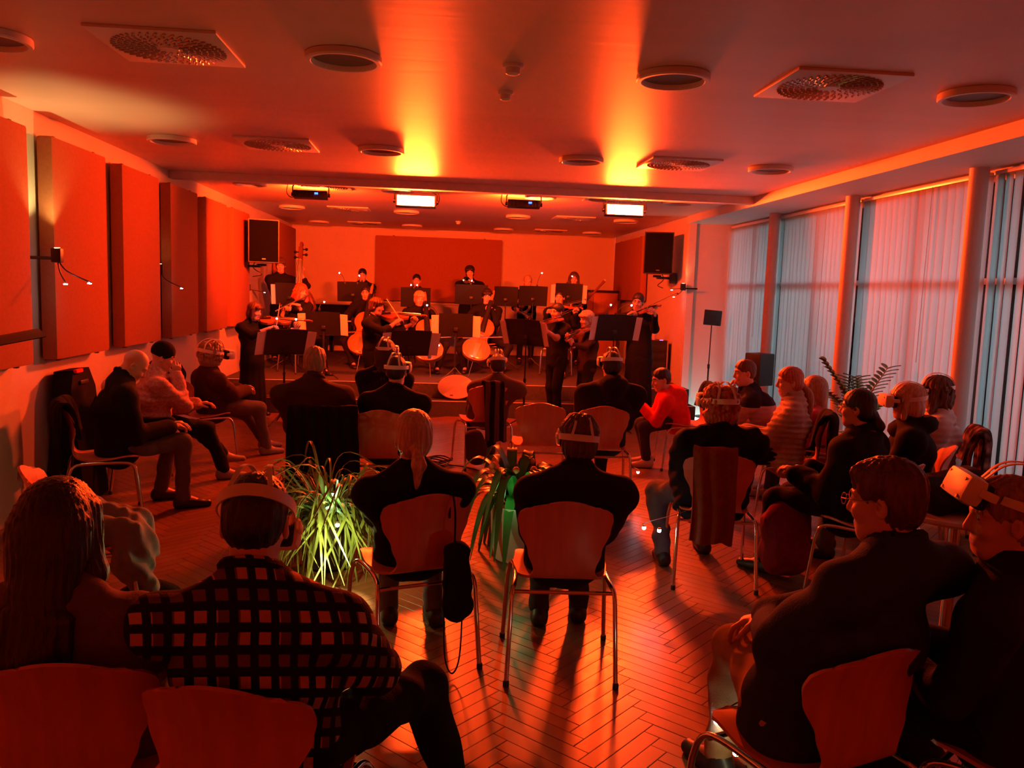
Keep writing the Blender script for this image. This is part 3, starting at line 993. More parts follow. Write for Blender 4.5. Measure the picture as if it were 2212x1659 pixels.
panel('orange acoustic panel on the stage side wall under the right loudspeaker', (3.57 - .078, 15.1, 2.15), 2.2, 1.1, .11, 'x')

# ceiling fittings
TRIM = mat('fitting_white', (.62, .56, .52), .4)
INNER = mat('fitting_inner', (.16, .13, .12), .5)
def make_light():
    r = empty('ceiling_light')
    MB().lathe([(.155, -.002), (.19, -.002), (.192, -.030), (.186, -.038), (.166, -.038), (.160, -.030), (.155, -.004)], 40, caps=False).build('ring', TRIM, r)
    MB().lathe([(.001, -.006), (.10, -.008), (.158, -.012), (.160, -.028)], 36, caps=False).build('reflector', INNER, r)
    return r
def make_diff():
    r = empty('air_diffuser')
    MB().box((0, 0, -.008), (.60, .60, .016), b=.004).build('plate', TRIM, r)
    m = MB()
    for j in range(7):
        rad = .075 + j * .030; n = int(14 + j * 5)
        for k in range(n):
            a = 2 * PI * k / n + j * .2
            R = Matrix.Rotation(a + .5, 3, 'Z') @ Matrix.Rotation(.5, 3, 'X')
            m.box((rad * math.cos(a), rad * math.sin(a), -.020), (.026, .009, .006), R)
    tag(m.build('swirl_vanes', mat('vane_metal', (.42, .36, .33), .3, .5), r, smooth=False), kind='stuff')
    MB().lathe([(.001, -.022), (.045, -.022), (.05, -.012)], 20, caps=False).build('hub', TRIM, r)
    return r
LROW = {4.4: 'nearest the camera', 7.2: 'in the row before the ceiling beam', 10.05: 'in the row behind the ceiling beam', 12.85: 'above the stage front', 15.65: 'by the end wall'}
LCOL = {-2.2: 'by the left wall', -.5: 'left of centre', 1.2: 'right of centre', 2.88: 'by the window side'}
proto = None
for y, ry in LROW.items():
    for x, cx in LCOL.items():
        if proto is None: proto = make_light(); o = proto
        else: o = copy_tree(proto)
        o.location = (x, y, HC); tag(o, 'round unlit ceiling light %s, %s' % (ry, cx), 'ceiling light', 'round ceiling lights')
proto = None
for y, ry in LROW.items():
    for x, cx in ((-1.35, 'left'), (2.05, 'right')):
        if proto is None: proto = make_diff(); o = proto
        else: o = copy_tree(proto)
        o.location = (x, y, HC); tag(o, 'square swirl vent on ceiling %s, %s' % (cx, ry), 'air vent', 'square ceiling air vents')
def smoke(x, y, label, r=.055):
    t = empty('smoke_detector', (x, y, HC), 0, label, 'smoke detector')
    MB().lathe([(r, 0), (r, -.012), (r * .93, -.018)], 24).build('base', TRIM, t)
    MB().lathe([(r * .7, -.018), (r * .65, -.045), (r * .4, -.052)], 24).build('sensor_head', TRIM, t)
smoke(.356, 4.38, 'small smoke detector between the two big ceiling lights')
smoke(.365, 4.96, 'smaller smoke detector just beyond the first one', .045)
smoke(.32, 14.4, 'tiny smoke detector on the ceiling above the orchestra', .05)

# stage lamps hung behind the beam
BLKM = mat('black_metal', (.012, .011, .011), .42)
LENS = mat('led_lens', (0, 0, 0), .5, emit=(1.0, .12, .03), es=350)
DISP = mat('display_blue', (0, 0, 0), .3, emit=(.05, .16, 1.0), es=4)
def led_lamp(label, x, y, facing, tilt):
    W_, H_ = (.385, .085) if facing > 0 else (.47, .135)
    r = empty('stage_lamp', (x, y, 2.725 if facing > 0 else 2.70), 0 if facing > 0 else PI, label, 'stage lamp', 'LED wash lamps under the ceiling')
    T = Matrix.Rotation(math.radians(-tilt), 4, 'X')
    R3 = T.to_3x3()
    b = MB().box((0, 0, 0), (W_, .10, H_), R3, b=.008)
    for k in range(9): b.box(R3 @ Vector((-.16 + k * .04, -.055, -.0)), (.006, .012, .07), R3)
    b.build('housing', BLKM, r)
    m = MB()
    m.box(R3 @ Vector((0, .0525, 0)), (W_ - .04, .006, H_ - .022), R3); m.build('lens', LENS, r)
    L = bpy.data.lights.new('led_array', 'AREA'); L.shape = 'RECTANGLE'; L.size = W_ - .04; L.size_y = H_ - .02; L.color = LED_RED; L.energy = LED_POWER_STAGE if facing > 0 else LED_POWER_HALL; L.spread = math.radians(160 if facing > 0 else 150)
    lo = bpy.data.objects.new('led_array', L); link(lo, r); lo.location = R3 @ Vector((0, .058, 0)); lo.rotation_euler = (math.radians(90 - tilt), 0, 0)
    MB().box(R3 @ Vector((.07, -.0635, .004)), (.04, .004, .022), R3).build('display', DISP, r)
    y_ = MB()
    for sx in (-1, 1):
        y_.tube([(sx * (W_ / 2 + .013), 0, 0), (sx * (W_ / 2 + .013), 0, .085), (sx * .19, 0, .118)], .008, 6)
        y_.lathe([(.022, 0), (.022, .022)], 12, Matrix.Translation((sx * (W_ / 2 + .005), 0, 0)) @ Matrix.Rotation(sx * PI / 2, 4, 'Y'))
    y_.tube([(-.19, 0, .118), (.19, 0, .118)], .008, 6); y_.build('yoke', BLKM, r)
    MB().tube(smooth_pts([(-.12, -.05, 0), (-.21, -.06, -.04), (-.27, -.02, .02), (-.26, 0, .12)], 5), .005, 6).build('cable', BLKM, r)
    return r
led_lamp('black LED lamp with blue display above the flutist, facing the stage', -1.49, 9.95, 1, 10)
led_lamp('black LED lamp with blue display above the horns, facing the stage', .99, 9.95, 1, 10)
led_lamp('glaring amber LED lamp left of centre, facing the audience', -.28, 9.95, -1, -8)
led_lamp('glaring amber LED lamp by the window side, facing the audience', 2.2, 9.95, -1, -8)

# loudspeakers
def speaker(label, x, y, z, rz, sx):
    r = empty('loudspeaker', (x, y, z), rz, label, 'loudspeaker', 'wall loudspeakers beside the stage')
    W_, D_, H_ = .42, .36, .60
    MB().prism([(-W_ / 2, -D_ / 2), (W_ / 2, -D_ / 2), (W_ * .33, D_ / 2), (-W_ * .33, D_ / 2)], 0, H_).build('cabinet', BLKM, r)
    MB().box((0, -D_ / 2 - .006, H_ / 2), (W_ - .03, .014, H_ - .03), b=.006).build('grille', mat('speaker_grille', (.006, .005, .005), .9, bump=.5, bscale=300, spec=.1), r)
    MB().box((0, -D_ / 2 - .015, .05), (.05, .004, .014)).build('badge', mat('badge_grey', (.3, .3, .3), .3, .8), r)
    b = MB().box((0, .1, -.03), (.12, .2, .03), b=.004); b.tube([(0, .1, -.03), (0, .22, -.05), (sx * .20, .26, -.05)], .018, 8); b.box((sx * .235, .26, -.05), (.10, .12, .16), b=.01)
    b.build('wall_bracket', BLKM, r)
    c = MB(); c.tube(smooth_pts([(0, .19, .12), (sx * .1, .25, -.06), (.02, .22, -.16), (sx * .1, .3, -.2)], 6), .006, 6); c.build('cable', BLKM, r)
speaker('black loudspeaker on the left wall beside the double bass', -2.50, 12.2, 1.98, math.radians(18), -1)
speaker('black loudspeaker high on the right by the wall pier', 3.22, 12.1, 2.02, math.radians(-14), 1)

# wall spotlights (clip-on uplights with small reading LEDs)
GLOW = mat('warm_bulb', (1, 1, 1), .5, emit=(1.0, .72, .25), es=30)
LEDW = mat('white_led', (1, 1, 1), .5, emit=(.75, .9, 1.0), es=40)
def wall_lamp(label, p, nx, power, leds=((.05, .0, -.19), (.20, .03, -.18)), down=False):
    r = empty('wall_lamp', p, 0, label, 'wall lamp', 'clip-on wall lamps')
    MB().box((0, 0, 0), (.07, .06, .10), b=.012).tube([(0, 0, -.02), (-nx * .21, 0, -.02)], .012, 8).build('housing', BLKM, r)
    MB().lathe([(.001, .052), (.02, .053)], 12, caps=False).build('bulb', GLOW, r)
    for (dx, dy, dz) in leds:
        a = MB().tube(smooth_pts([(0, 0, -.03), (nx * dx * .3, dy * .3, dz * .6), (nx * dx, dy * .8, dz * .98), (nx * dx, dy, dz)], 5), .005, 6).build('gooseneck', BLKM, r)
        MB().box((nx * dx, dy, dz - .008), (.016, .035, .008), b=.002).build('led', LEDW, r)
    L = bpy.data.lights.new('uplight', 'SPOT'); L.energy = power; L.color = (1.0, .74, .26); L.spot_size = math.radians(105); L.spot_blend = .55; L.shadow_soft_size = .015
    lo = bpy.data.objects.new('uplight', L); link(lo, r); lo.location = (nx * .02, 0, .056); lo.rotation_euler = (PI, 0, 0)
    return r
wall_lamp('black clip lamp throwing yellow light between two panels at the left', (-2.655, 6.12, 1.84), 1, 34)
wall_lamp('black clip lamp in the gap left of the fourth panel', (-2.80, 8.735, 1.80), 1, .3, leds=((.20, .03, -.18),))
wall_lamp('black clip lamp under the left loudspeaker', (-2.80, 12.65, 1.62), 1, 1.2, leds=((.22, .1, -.06),))
wall_lamp('black clip lamp under the right loudspeaker, lighting the pier', (3.50, 11.70, 1.84), -1, 2.5, leds=((.17, -.02, -.04), (.10, .1, -.14)))

# ------------------------------------------------------------------ chairs
BEECH = mat('beech_shell', (.60, .20, .10), .38, var=.10, scale=5, stretch=(6, 1, 1), bump=.03, bscale=50)
CHROME = mat('chrome_tube', (.72, .70, .68), .16, 1.0)
RUBBER = mat('rubber_foot', (.02, .02, .02), .7)
def chair_meshes():
    D = {}
    prof = smooth_pts([(0, .225, .432), (0, .15, .452), (0, 0, .442), (0, -.13, .445), (0, -.195, .478), (0, -.215, .56), (0, -.222, .66), (0, -.245, .75), (0, -.275, .822)], 8)
    n = len(prof)
    L = [0]
    for i in range(1, n): L.append(L[-1] + (prof[i] - prof[i - 1]).length)
    def width(t):
        ks = [(0, .10), (.03, .17), (.09, .205), (.25, .215), (.40, .200), (.50, .152), (.58, .135), (.68, .160), (.80, .198), (.87, .207), (.92, .202), (.955, .184), (.98, .155), (1, .115)]
        for (a, wa), (b, wb) in zip(ks, ks[1:]):
            if t <= b:
                u = (t - a) / (b - a); u = u * u * (3 - 2 * u)
                return wa + (wb - wa) * u
        return ks[-1][1]
    P = []
    for i, p in enumerate(prof):
        t = L[i] / L[-1]; wv = width(t); row = []
        for u in np.linspace(-1, 1, 13):
            x = u * wv
            cy = .055 * (u * u) * (wv / .2) * max(0, min(1, (t - .5) * 3))       # back wraps forward
            cz = .018 * u * u * max(0, 1 - t * 2.2)
            # rounded top edge
            row.append(V(x, p.y + cy, p.z + cz - .030 * u * u * max(0, (t - .78) / .22) ** 2))
        P.append(row)
    m = MB(); m.sheet(P, .011); D['shell'] = (m.mesh('shell', ang=60), BEECH)
    for k, sx in enumerate((-1, 1)):
        pts = [(sx * .238, -.275, .0), (sx * .226, -.225, .36), (sx * .222, -.205, .405), (sx * .212, -.16, .424), (sx * .205, 0, .426), (sx * .212, .14, .420), (sx * .226, .185, .39), (sx * .236, .20, .33), (sx * .250, .235, 0)]
        m = MB(); m.tube([pts[0]] + list(smooth_pts(pts[1:-1], 4)) + [pts[-1]], .0105, 10); D['side_frame%d' % k] = (m.mesh('side_frame'), CHROME)
    for k, (y, z) in enumerate(((-.205, .400), (.15, .412))):
        m = MB(); m.tube([(-.222, y, z), (.222, y, z)], .009, 8); D['cross_bar%d' % k] = (m.mesh('cross_bar'), CHROME)
    for k, (x, y) in enumerate(((-.238, -.275), (.238, -.275), (-.25, .235), (.25, .235))):
        m = MB(); m.lathe([(.0135, 0), (.0135, .022), (.011, .026)], 10, Matrix.Translation((x, y, 0))); D['foot_cap%d' % k] = (m.mesh('foot_cap'), RUBBER)
    for me, mm in D.values(): me.materials.append(mm)
    return D
CHM = chair_meshes()
def chair(x, y, yaw, label, z=0.0, group='wooden shell chairs in the hall'):
    r = empty('chair', (x, y, z), math.radians(yaw), label, 'chair', group)
    for nm, (me, mm) in CHM.items(): link(bpy.data.objects.new(nm.rstrip('0123'), me), r)
    return r

# ------------------------------------------------------------------ music stands
PAPER = mat('paper', (.80, .76, .70), .8, var=.02)
def stand_meshes():
    D = {}
    P = []
    for zz in np.linspace(0, .33, 5):
        P.append([V(x, -.030 * (x / .25) ** 2 * 0 + .022 * (x / .25) ** 2, zz) for x in np.linspace(-.25, .25, 11)])
    m = MB(); m.sheet(P, .004); D['desk'] = m.mesh('desk')
    m = MB(); P = [[V(x, y, -.002) for x in np.linspace(-.25, .25, 5)] for y in (.02, .0, -.05)]
    m.sheet(P, .004); m.box((0, -.052, .008), (.50, .004, .022)); D['tray_lip'] = m.mesh('tray_lip')
    return D
STM = stand_meshes()
for me in STM.values(): me.materials.append(BLKM)
def stand(x, y, yaw, h, label, floor=0.0, tilt=18, paper=0, w=1.0):
    """yaw = direction the player looks (the back of the desk faces that way); h = height of desk bottom"""
    r = empty('music_stand', (x, y, floor), math.radians(yaw), label, 'music stand', 'black music stands of the orchestra')
    T = Matrix.Translation((0, 0, h)) @ Matrix.Rotation(math.radians(-tilt), 4, 'X') @ Matrix.Diagonal((w, 1, 1, 1))
    for nm, me in STM.items():
        o = link(bpy.data.objects.new(nm, me), r); o.matrix_basis = T
    p = MB().tube([(0, .03, .10), (0, .03, .62)], .013, 8); p.tube([(0, .03, .60), (0, .03, h + .04)], .009, 8); p.lathe([(.017, 0), (.017, .04)], 10, Matrix.Translation((0, .03, .60))); p.build('pole', BLKM, r)
    MB().box((0, .025, h + .10), (.06, .04, .05), b=.008).build('desk_clamp', BLKM, r)
    for k in range(3):
        a = 2 * PI * k / 3 + .5
        d = (math.cos(a), math.sin(a))
        MB().tube([(0, .03, .20), (d[0] * .10, .03 + d[1] * .10, .11), (d[0] * .27, .03 + d[1] * .27, .012)], .008, 6).build('leg', BLKM, r)
    if paper:
        s_ = MB()
        wd = .30 + .03 * paper
        P = [[V(xx, -.010 + .022 * (xx / .25) ** 2, zz) for xx in np.linspace(-wd, wd, 9)] for zz in (.004, .10, .20, .305)]
        s_.sheet(P, .002)
        o = s_.build('sheet_music', PAPER); o.matrix_world = Matrix.Translation((x, y, floor)) @ Matrix.Rotation(math.radians(yaw), 4, 'Z') @ T
        tag(o, 'open white score sticking out on the ' + label.replace('black music stand', 'stand'), 'sheet music', 'scores on the music stands')
    return r
def clip_light(p, d, label, n=1, spread=.10):
    """gooseneck LED clip light on a desk edge; p foot, d direction of the necks"""
    r = empty('clip_light', p, 0, label, 'clip light', 'small LED clip lights')
    MB().box((0, 0, 0), (.03, .03, .045), b=.006).build('clip', BLKM, r)
    d = Vector(d)
    for k in range(n):
        off = Vector((spread * (k - (n - 1) / 2) * 2, 0, 0)) if n > 1 else Vector((0, 0, 0))
        e = d + off
        MB().tube(smooth_pts([(0, 0, .02), tuple(e * .4 + Vector((0, 0, .05))), tuple(e)], 5), .0035, 5).build('gooseneck', BLKM, r)
        MB().ball(tuple(e), .011, 8, 6).build('led', LEDW, r)
    return r

# ------------------------------------------------------------------ instruments
def varnish(n, c): return mat(n, c, .18, var=.18, scale=6, stretch=(8, 1, 1), coat=.5)
VARN = varnish('violin_varnish', (.38, .10, .03)); VARN2 = varnish('cello_varnish', (.55, .20, .05)); VARN3 = varnish('bass_varnish', (.16, .05, .02))
EBONY = mat('ebony', (.012, .010, .009), .3)
STEEL = mat('steel', (.6, .6, .6), .25, 1.0)
SILVER = mat('silver_plate', (.85, .83, .80), .12, 1.0)
BRASS = mat('brass', (.80, .58, .25), .15, 1.0)
HORSE = mat('bow_hair', (.7, .66, .58), .6)
def fiddle_outline(n=10, bass=False):
    c = [(0, 0), (.045, .008), (.085, .035), (.103, .085), (.092, .130), (.066, .158), (.056, .190), (.062, .218), (.079, .245), (.083, .283), (.066, .325), (.035, .349), (0, .356)]
    if bass: c = c[:9] + [(.080, .272), (.062, .315), (.035, .350), (0, .372)]
    h = [(p.x, p.y) for p in smooth_pts([(x, y, 0) for x, y in c], 4)]
    return h + [(-x, y) for x, y in h[-2:0:-1]]
def fiddle(name, label, cat, mw, s=1.0, body=VARN, bass=False, endpin=0.0, deep=1.0, group=None):
    r = empty(name, label=label, cat=cat, group=group, mw=mw)
    O = fiddle_outline(bass=bass); n = len(O)
    cx, cy = 0, .17
    rings = [(.02, -.012 - .006), (.5, -.012 - .005), (.86, -.014), (1.0, -.009), (1.0, .018), (.97, .021), (.86, .022), (.6, .028), (.3, .032), (.02, .033)]
    v = []; f = []
    for t, z in rings:
        for x, y in O: v.append((x * t * s, (cy + (y - cy) * t) * s, z * s * deep if z < 0.02 else (z - .018 + .018 * deep) * s))
    for i in range(len(rings) - 1):
        for k in range(n): f.append((i * n + k, i * n + (k + 1) % n, (i + 1) * n + (k + 1) % n, (i + 1) * n + k))
    f += [tuple(range(n - 1, -1, -1)), tuple((len(rings) - 1) * n + k for k in range(n))]
    zt = (.018 * deep + .0)
    MB().add(v, f).build('sound_box', body, r)
    nk = MB()
    nk.tube([(0, .345 * s, (zt + .004) * s), (0, .36 * s, (zt + .010) * s), (0, .49 * s, (zt + .012) * s), (0, .505 * s, (zt + .012) * s)], [.018 * s, .013 * s, .0115 * s, .012 * s], 10); nk.build('neck', body, r)
    sc = MB(); sc.box((0, .535 * s, (zt + .008) * s), (.020 * s, .075 * s, .022 * s), b=.004 * s)
    for k in range(20):
        a = k * .55; rr = (.017 - .0006 * k) * s
        sc.ball((0, .582 * s + rr * .55 * math.cos(a), (zt + .006) * s - rr * .55 * math.sin(a) - .004 * s), .008 * s, 6, 4)
    sc.build('scroll', body, r)
    for k in range(4):
        sx = 1 if k % 2 else -1
        MB().tube([(0, (.515 + .014 * k) * s, (zt + .008) * s), (sx * .024 * s, (.515 + .014 * k) * s, (zt + .008) * s), (sx * .026 * s, (.515 + .014 * k) * s, (zt + .008) * s), (sx * .036 * s, (.515 + .014 * k) * s, (zt + .008) * s)], [.003 * s, .003 * s, .008 * s, .007 * s], 6).build('peg', EBONY, r)
    fb = MB(); P = [[V(x * (1 - .35 * t) * s, (.225 + .275 * t) * s, (zt + .030 - .006 * t - 25 * x * x) * s) for x in np.linspace(-.021, .021, 5)] for t in (0, .5, 1)]
    fb.sheet(P, .006 * s); fb.build('fingerboard', EBONY, r)
    tp = MB(); P = [[V(x * (.5 + .5 * t) * s, (.012 + .115 * t) * s, (zt + .012 + .014 * t) * s) for x in np.linspace(-.022, .022, 4)] for t in (0, .5, 1)]
    tp.sheet(P, .006 * s); tp.build('tailpiece', EBONY, r)
    br = MB(); br.prism([(-.022 * s, 0), (-.012 * s, .012 * s), (-.02 * s, .030 * s), (0, .036 * s), (.02 * s, .030 * s), (.012 * s, .012 * s), (.022 * s, 0)], -.002 * s, .002 * s, Matrix.Translation((0, .192 * s, zt * s)) @ Matrix.Rotation(PI / 2, 4, 'X')); br.build('bridge', HORSE, r)
    for sx in (-1, 1):
        h = MB(); h.tube(smooth_pts([(sx * .030 * s, .215 * s, (zt + .0075) * s), (sx * .036 * s, .205 * s, (zt + .0065) * s), (sx * .037 * s, .190 * s, (zt + .0065) * s), (sx * .044 * s, .168 * s, (zt + .006) * s), (sx * .052 * s, .166 * s, (zt + .005) * s)], 4), .0032 * s, 5, flat=.5); h.build('sound_hole', EBONY, r)
    for k in range(4):
        x = (-.012 + .008 * k) * s
        MB().tube([(x * .7, .125 * s, (zt + .028) * s), (x, .192 * s, (zt + .0375) * s), (x * .6, .505 * s, (zt + .028) * s)], .0009 * max(1, s * .8), 4).build('string', STEEL, r)
    if s < 1.5:
        MB().lathe([(.001, .0), (.028, .002), (.034, .009), (.030, .012), (.001, .006)], 16, Matrix.Translation((-.045 * s, .045 * s, (zt + .010) * s)), caps=False).build('chin_rest', EBONY, r)
    if endpin: MB().tube([(0, .01 * s, 0), (0, -endpin, 0)], [.006, .004], 8).build('end_pin', STEEL, r)
    return r
def bow(label, frog, tip, up, L=.72, group='bows of the string players'):
    """stick from frog point towards tip"""
    r = empty('bow', label=label, cat='bow', group=group, mw=frame_mw(frog, Vector(tip) - Vector(frog), up))
    MB().tube([(0, -.03, .010), (0, .1, .012), (0, L * .5, .006), (0, L * .95, .012), (0, L, .012)], [.0045, .0045, .004, .003, .003], 6).build('stick', VARN3, r)
    MB().box((0, .03, -.003), (.011, .045, .022), b=.003).build('frog', EBONY, r)
    MB().prism([(L - .02, .010), (L, .012), (L + .004, -.014), (L - .008, -.012)], -.004, .004, Matrix(((0, 0, 1, 0), (1, 0, 0, 0), (0, 1, 0, 0), (0, 0, 0, 1)))).build('tip', VARN3, r)
    P = [[V(x, y, -.012) for x in (-.005, 0, .005)] for y in (.045, L * .5, L - .006)]
    MB().sheet(P, .0012).build('hair', HORSE, r)
    return r
def flute(label, p, d):
    r = empty('flute', label=label, cat='flute', mw=frame_mw(p, d, (0, 0, 1)))
    MB().tube([(0, -.1, 0), (0, .57, 0)], .0098, 12).build('tube', SILVER, r)
    MB().box((0, 0, .008), (.018, .024, .006), b=.003).build('lip_plate', SILVER, r)
    for k in range(12):
        MB().lathe([(.0085, .009), (.0085, .0125), (.004, .0145)], 10, Matrix.Translation((0, .16 + .031 * k, 0))).build('key', SILVER, r)
    MB().tube([(.012, .15, .006), (.012, .55, .006)], .0022, 5).build('key_rod', SILVER, r)
def clarinet(label, p, d):
    r = empty('clarinet', label=label, cat='clarinet', mw=frame_mw(p, d, (0, -1, .2)))
    MB().tube([(0, 0, 0), (0, .06, 0), (0, .08, 0), (0, .5, 0)], [.006, .012, .014, .0145], 12).build('body_tube', EBONY, r)
    MB().lathe([(.015, 0), (.018, .05), (.032, .10), (.036, .11), (.030, .10), (.014, .04)], 18, Matrix.Translation((0, .5, 0)) @ Matrix.Rotation(-PI / 2, 4, 'X'), caps=False).build('bell', EBONY, r)
    for k in range(9): MB().lathe([(.007, .014), (.007, .018)], 8, Matrix.Translation((0, .13 + .04 * k, 0))).build('key', SILVER, r)
def horn(label, mw):
    """french horn: coil in local xz, bell towards -x"""
    r = empty('french_horn', label=label, cat='french horn', mw=mw)
    c = MB()
    for k, rad in enumerate((.135, .118, .10)):
        c.tube([(rad * math.cos(a), .012 * k - .012, rad * math.sin(a)) for a in np.linspace(0, 2 * PI, 33)[:-1]], .008, 8, closed=True)
    c.tube(smooth_pts([(-.05, 0, .05), (.02, 0, .02), (.06, 0, -.04), (0, 0, -.08)], 5), .008, 8); c.build('tubing', SILVER, r)
    MB().lathe([(.012, 0), (.016, .10), (.028, .18), (.06, .24), (.11, .275), (.152, .29), (.15, .294), (.10, .282), (.05, .24)], 28, Matrix.Translation((.12, .0, -.06)) @ Matrix.Rotation(-PI / 2 - .5, 4, 'Y'), caps=False).build('bell', SILVER, r)
    for k in range(3):
        MB().lathe([(.016, -.03), (.016, .03), (.012, .034)], 12, Matrix.Translation((-.02 + .038 * k, -.02, .02 - .01 * k)) @ Matrix.Rotation(PI / 2, 4, 'X')).build('valve', SILVER, r)
    MB().tube(smooth_pts([(.05, .01, .12), (.0, .02, .19), (-.10, .03, .23), (-.18, .04, .24)], 5), [.006] * 15 + [.009], 8).build('lead_pipe', SILVER, r)
def trumpet(label, p, d):
    r = empty('trumpet', label=label, cat='trumpet', mw=frame_mw(p, d, (0, 0, 1)))
    MB().tube(smooth_pts([(0, 0, 0), (0, .12, 0), (0, .30, 0), (0, .35, -.035), (0, .30, -.07), (0, .12, -.07), (0, .07, -.035), (0, .10, -.005), (.02, .2, -.005)], 5), .0062, 8).build('tubing', BRASS, r)
    MB().lathe([(.006, .2), (.008, .34), (.016, .42), (.035, .465), (.061, .485), (.060, .488), (.03, .465)], 22, Matrix.Translation((.02, 0, -.005)) @ Matrix.Rotation(-PI / 2, 4, 'X'), caps=False).build('bell', BRASS, r)
    MB().lathe([(.012, -.025), (.010, -.01), (.005, .01)], 12, Matrix.Rotation(-PI / 2, 4, 'X')).build('mouthpiece', BRASS, r)
    for k in range(3): MB().tube([(.01, .16 + .028 * k, -.09), (.01, .16 + .028 * k, .03), (.01, .16 + .028 * k, .05)], [.010, .010, .004], 10).build('valve', BRASS, r)
def bassoon(label, p, d):
    r = empty('bassoon', label=label, cat='bassoon', mw=frame_mw(p, d, (0, -1, 0)))
    m = mat('bassoon_maple', (.20, .05, .02), .25, coat=.5)
    MB().tube([(0, 0, 0), (0, .42, 0)], [.034, .030], 14, flat=.75).build('boot_joint', m, r)
    MB().tube([(.018, .40, 0), (.018, 1.02, 0)], [.019, .017], 12).build('long_joint', m, r)
    MB().tube([(-.018, .40, 0), (-.018, .88, 0)], [.014, .011], 10).build('wing_joint', m, r)
    MB().tube([(.018, 1.0, 0), (.018, 1.06, 0), (.018, 1.20, 0), (.018, 1.25, 0)], [.022, .018, .024, .025], 12).build('bell_joint', m, r)
    MB().lathe([(.025, 0), (.027, .02), (.02, .025)], 12, Matrix.Translation((.018, 1.245, 0)) @ Matrix.Rotation(-PI / 2, 4, 'X')).build('bell_ring', HORSE, r)
    MB().tube(smooth_pts([(-.018, .88, 0), (-.03, .95, .02), (-.10, .96, .08), (-.2, .90, .14)], 5), .004, 6).build('bocal', SILVER, r)

# ------------------------------------------------------------------ draped cloth (coats, scarves) as closed cloth volumes
def drape(name, label, cat, m, prims, vox=.013, amp=.006, freq=40.0, origin=None, cuts=(), group=None, seed=None, crumple=False):
    F = Field()
    for p in prims:
        if len(p) == 2: F.ell(p[0], p[1], k=.05)
        else: F.cone(*p[:4], k=.05, **(p[4] if len(p) > 4 else {}))
    v, q = F.mesh(vox, cuts=cuts, noise=folds(seed if seed is not None else len(label) * 7, amp, freq, None if crumple else (0, 0, 1)))
    o0 = V(*origin) if origin is not None else v.mean(0)
    me = np_mesh(name, v - o0, q); me.materials.append(m)
    o = link(bpy.data.objects.new(name, me)); o.location = o0.tolist()
    return tag(o, label, cat, group)

def hang(name, label, cat, m, chair_xy, yaw, w0=.24, w1=.26, zb=.35, front=.70, fold=.010, nf=7, x0=0.0, skew=0.0, t=.006, seed=1):
    """cloth hung over a chair back: up the inner face, over the top edge, down the outer face"""
    path = smooth_pts([(0, -.185, front), (0, -.225, .79), (0, -.272, .852), (0, -.312, .80), (0, -.310, .62), (0, -.325, zb)], 7)
    L = [0]
    for a, b in zip(path, path[1:]): L.append(L[-1] + (b - a).length)
    P = []
    for i, p in enumerate(path):
        u = L[i] / L[-1]; wd = w0 + (w1 - w0) * u; row = []
        for x in np.linspace(-.5, .5, 33):
            ph = x * nf * 2 * PI + seed + 1.2 * math.sin(u * 4 + seed)
            amp = fold * (.35 + .9 * u)
            row.append(V(x0 + x * wd + skew * u + .004 * math.sin(9 * u + seed), p.y - abs(.0) - amp * (1 + math.sin(ph)) * .8 + (.05 * (2 * x) ** 2 * min(1, w0 / .42) * .9), p.z + .010 * math.sin(ph * .5) * u))
        P.append(row)
    o = MB().sheet(P, t).build(name, m)
    o.location = (chair_xy[0], chair_xy[1], 0); o.rotation_euler = (0, 0, math.radians(yaw))
    return tag(o, label, cat)

# ------------------------------------------------------------------ clothing colours
def cloth(n, c, **k): return mat('cloth_' + n, c, .9, var=k.pop('var', .12), scale=k.pop('scale', 20), bump=.25, bscale=k.pop('bscale', 180), spec=.15, **k)
BLK = cloth('black', (.010, .009, .010)); BLK2 = cloth('soft_black', (.016, .012, .012)); BROWN = cloth('dark_brown', (.060, .028, .020)); GREYB = cloth('grey_brown', (.11, .075, .065))
NAVY = cloth('navy', (.030, .055, .16)); NAVYD = cloth('dark_navy', (.018, .020, .050)); PINK = cloth('pink_knit', (.52, .30, .27), bscale=60, var=.3, scale=60); JEANS = cloth('jeans', (.13, .11, .13)); BJEANS = cloth('dark_jeans', (.05, .045, .06))
REDH = cloth('red_hoodie', (.80, .035, .02)); BEIGE = cloth('beige', (.40, .30, .27)); ROSE = cloth('rose', (.45, .07, .09)); TAN = cloth('tan_chino', (.42, .25, .14)); GREY = cloth('grey_coat', (.20, .19, .19)); WHITEC = cloth('white', (.50, .46, .46))
MAUVE = cloth('mauve', (.15, .10, .12)); BURG = cloth('burgundy', (.22, .02, .03)); SHOE = mat('dark_leather', (.02, .016, .015), .45); SNEAK = mat('grey_sneaker', (.25, .20, .18), .6); PALE_SHOE = mat('pale_sneaker', (.55, .35, .28), .6)
def hairm(n, c): return mat('hair_' + n, c, .42, var=.35, scale=30, stretch=(3, 3, .4), bump=.4, bscale=70)
H_DARK = hairm('dark', (.018, .010, .008)); H_BROWN = hairm('brown', (.09, .035, .018)); H_BLOND = hairm('blond', (.52, .33, .20)); H_RED = hairm('red', (.40, .10, .04)); H_GREY = hairm('grey', (.28, .20, .16)); H_ASH = hairm('ash', (.30, .16, .09)); H_BLACK = hairm('black', (.010, .008, .008))
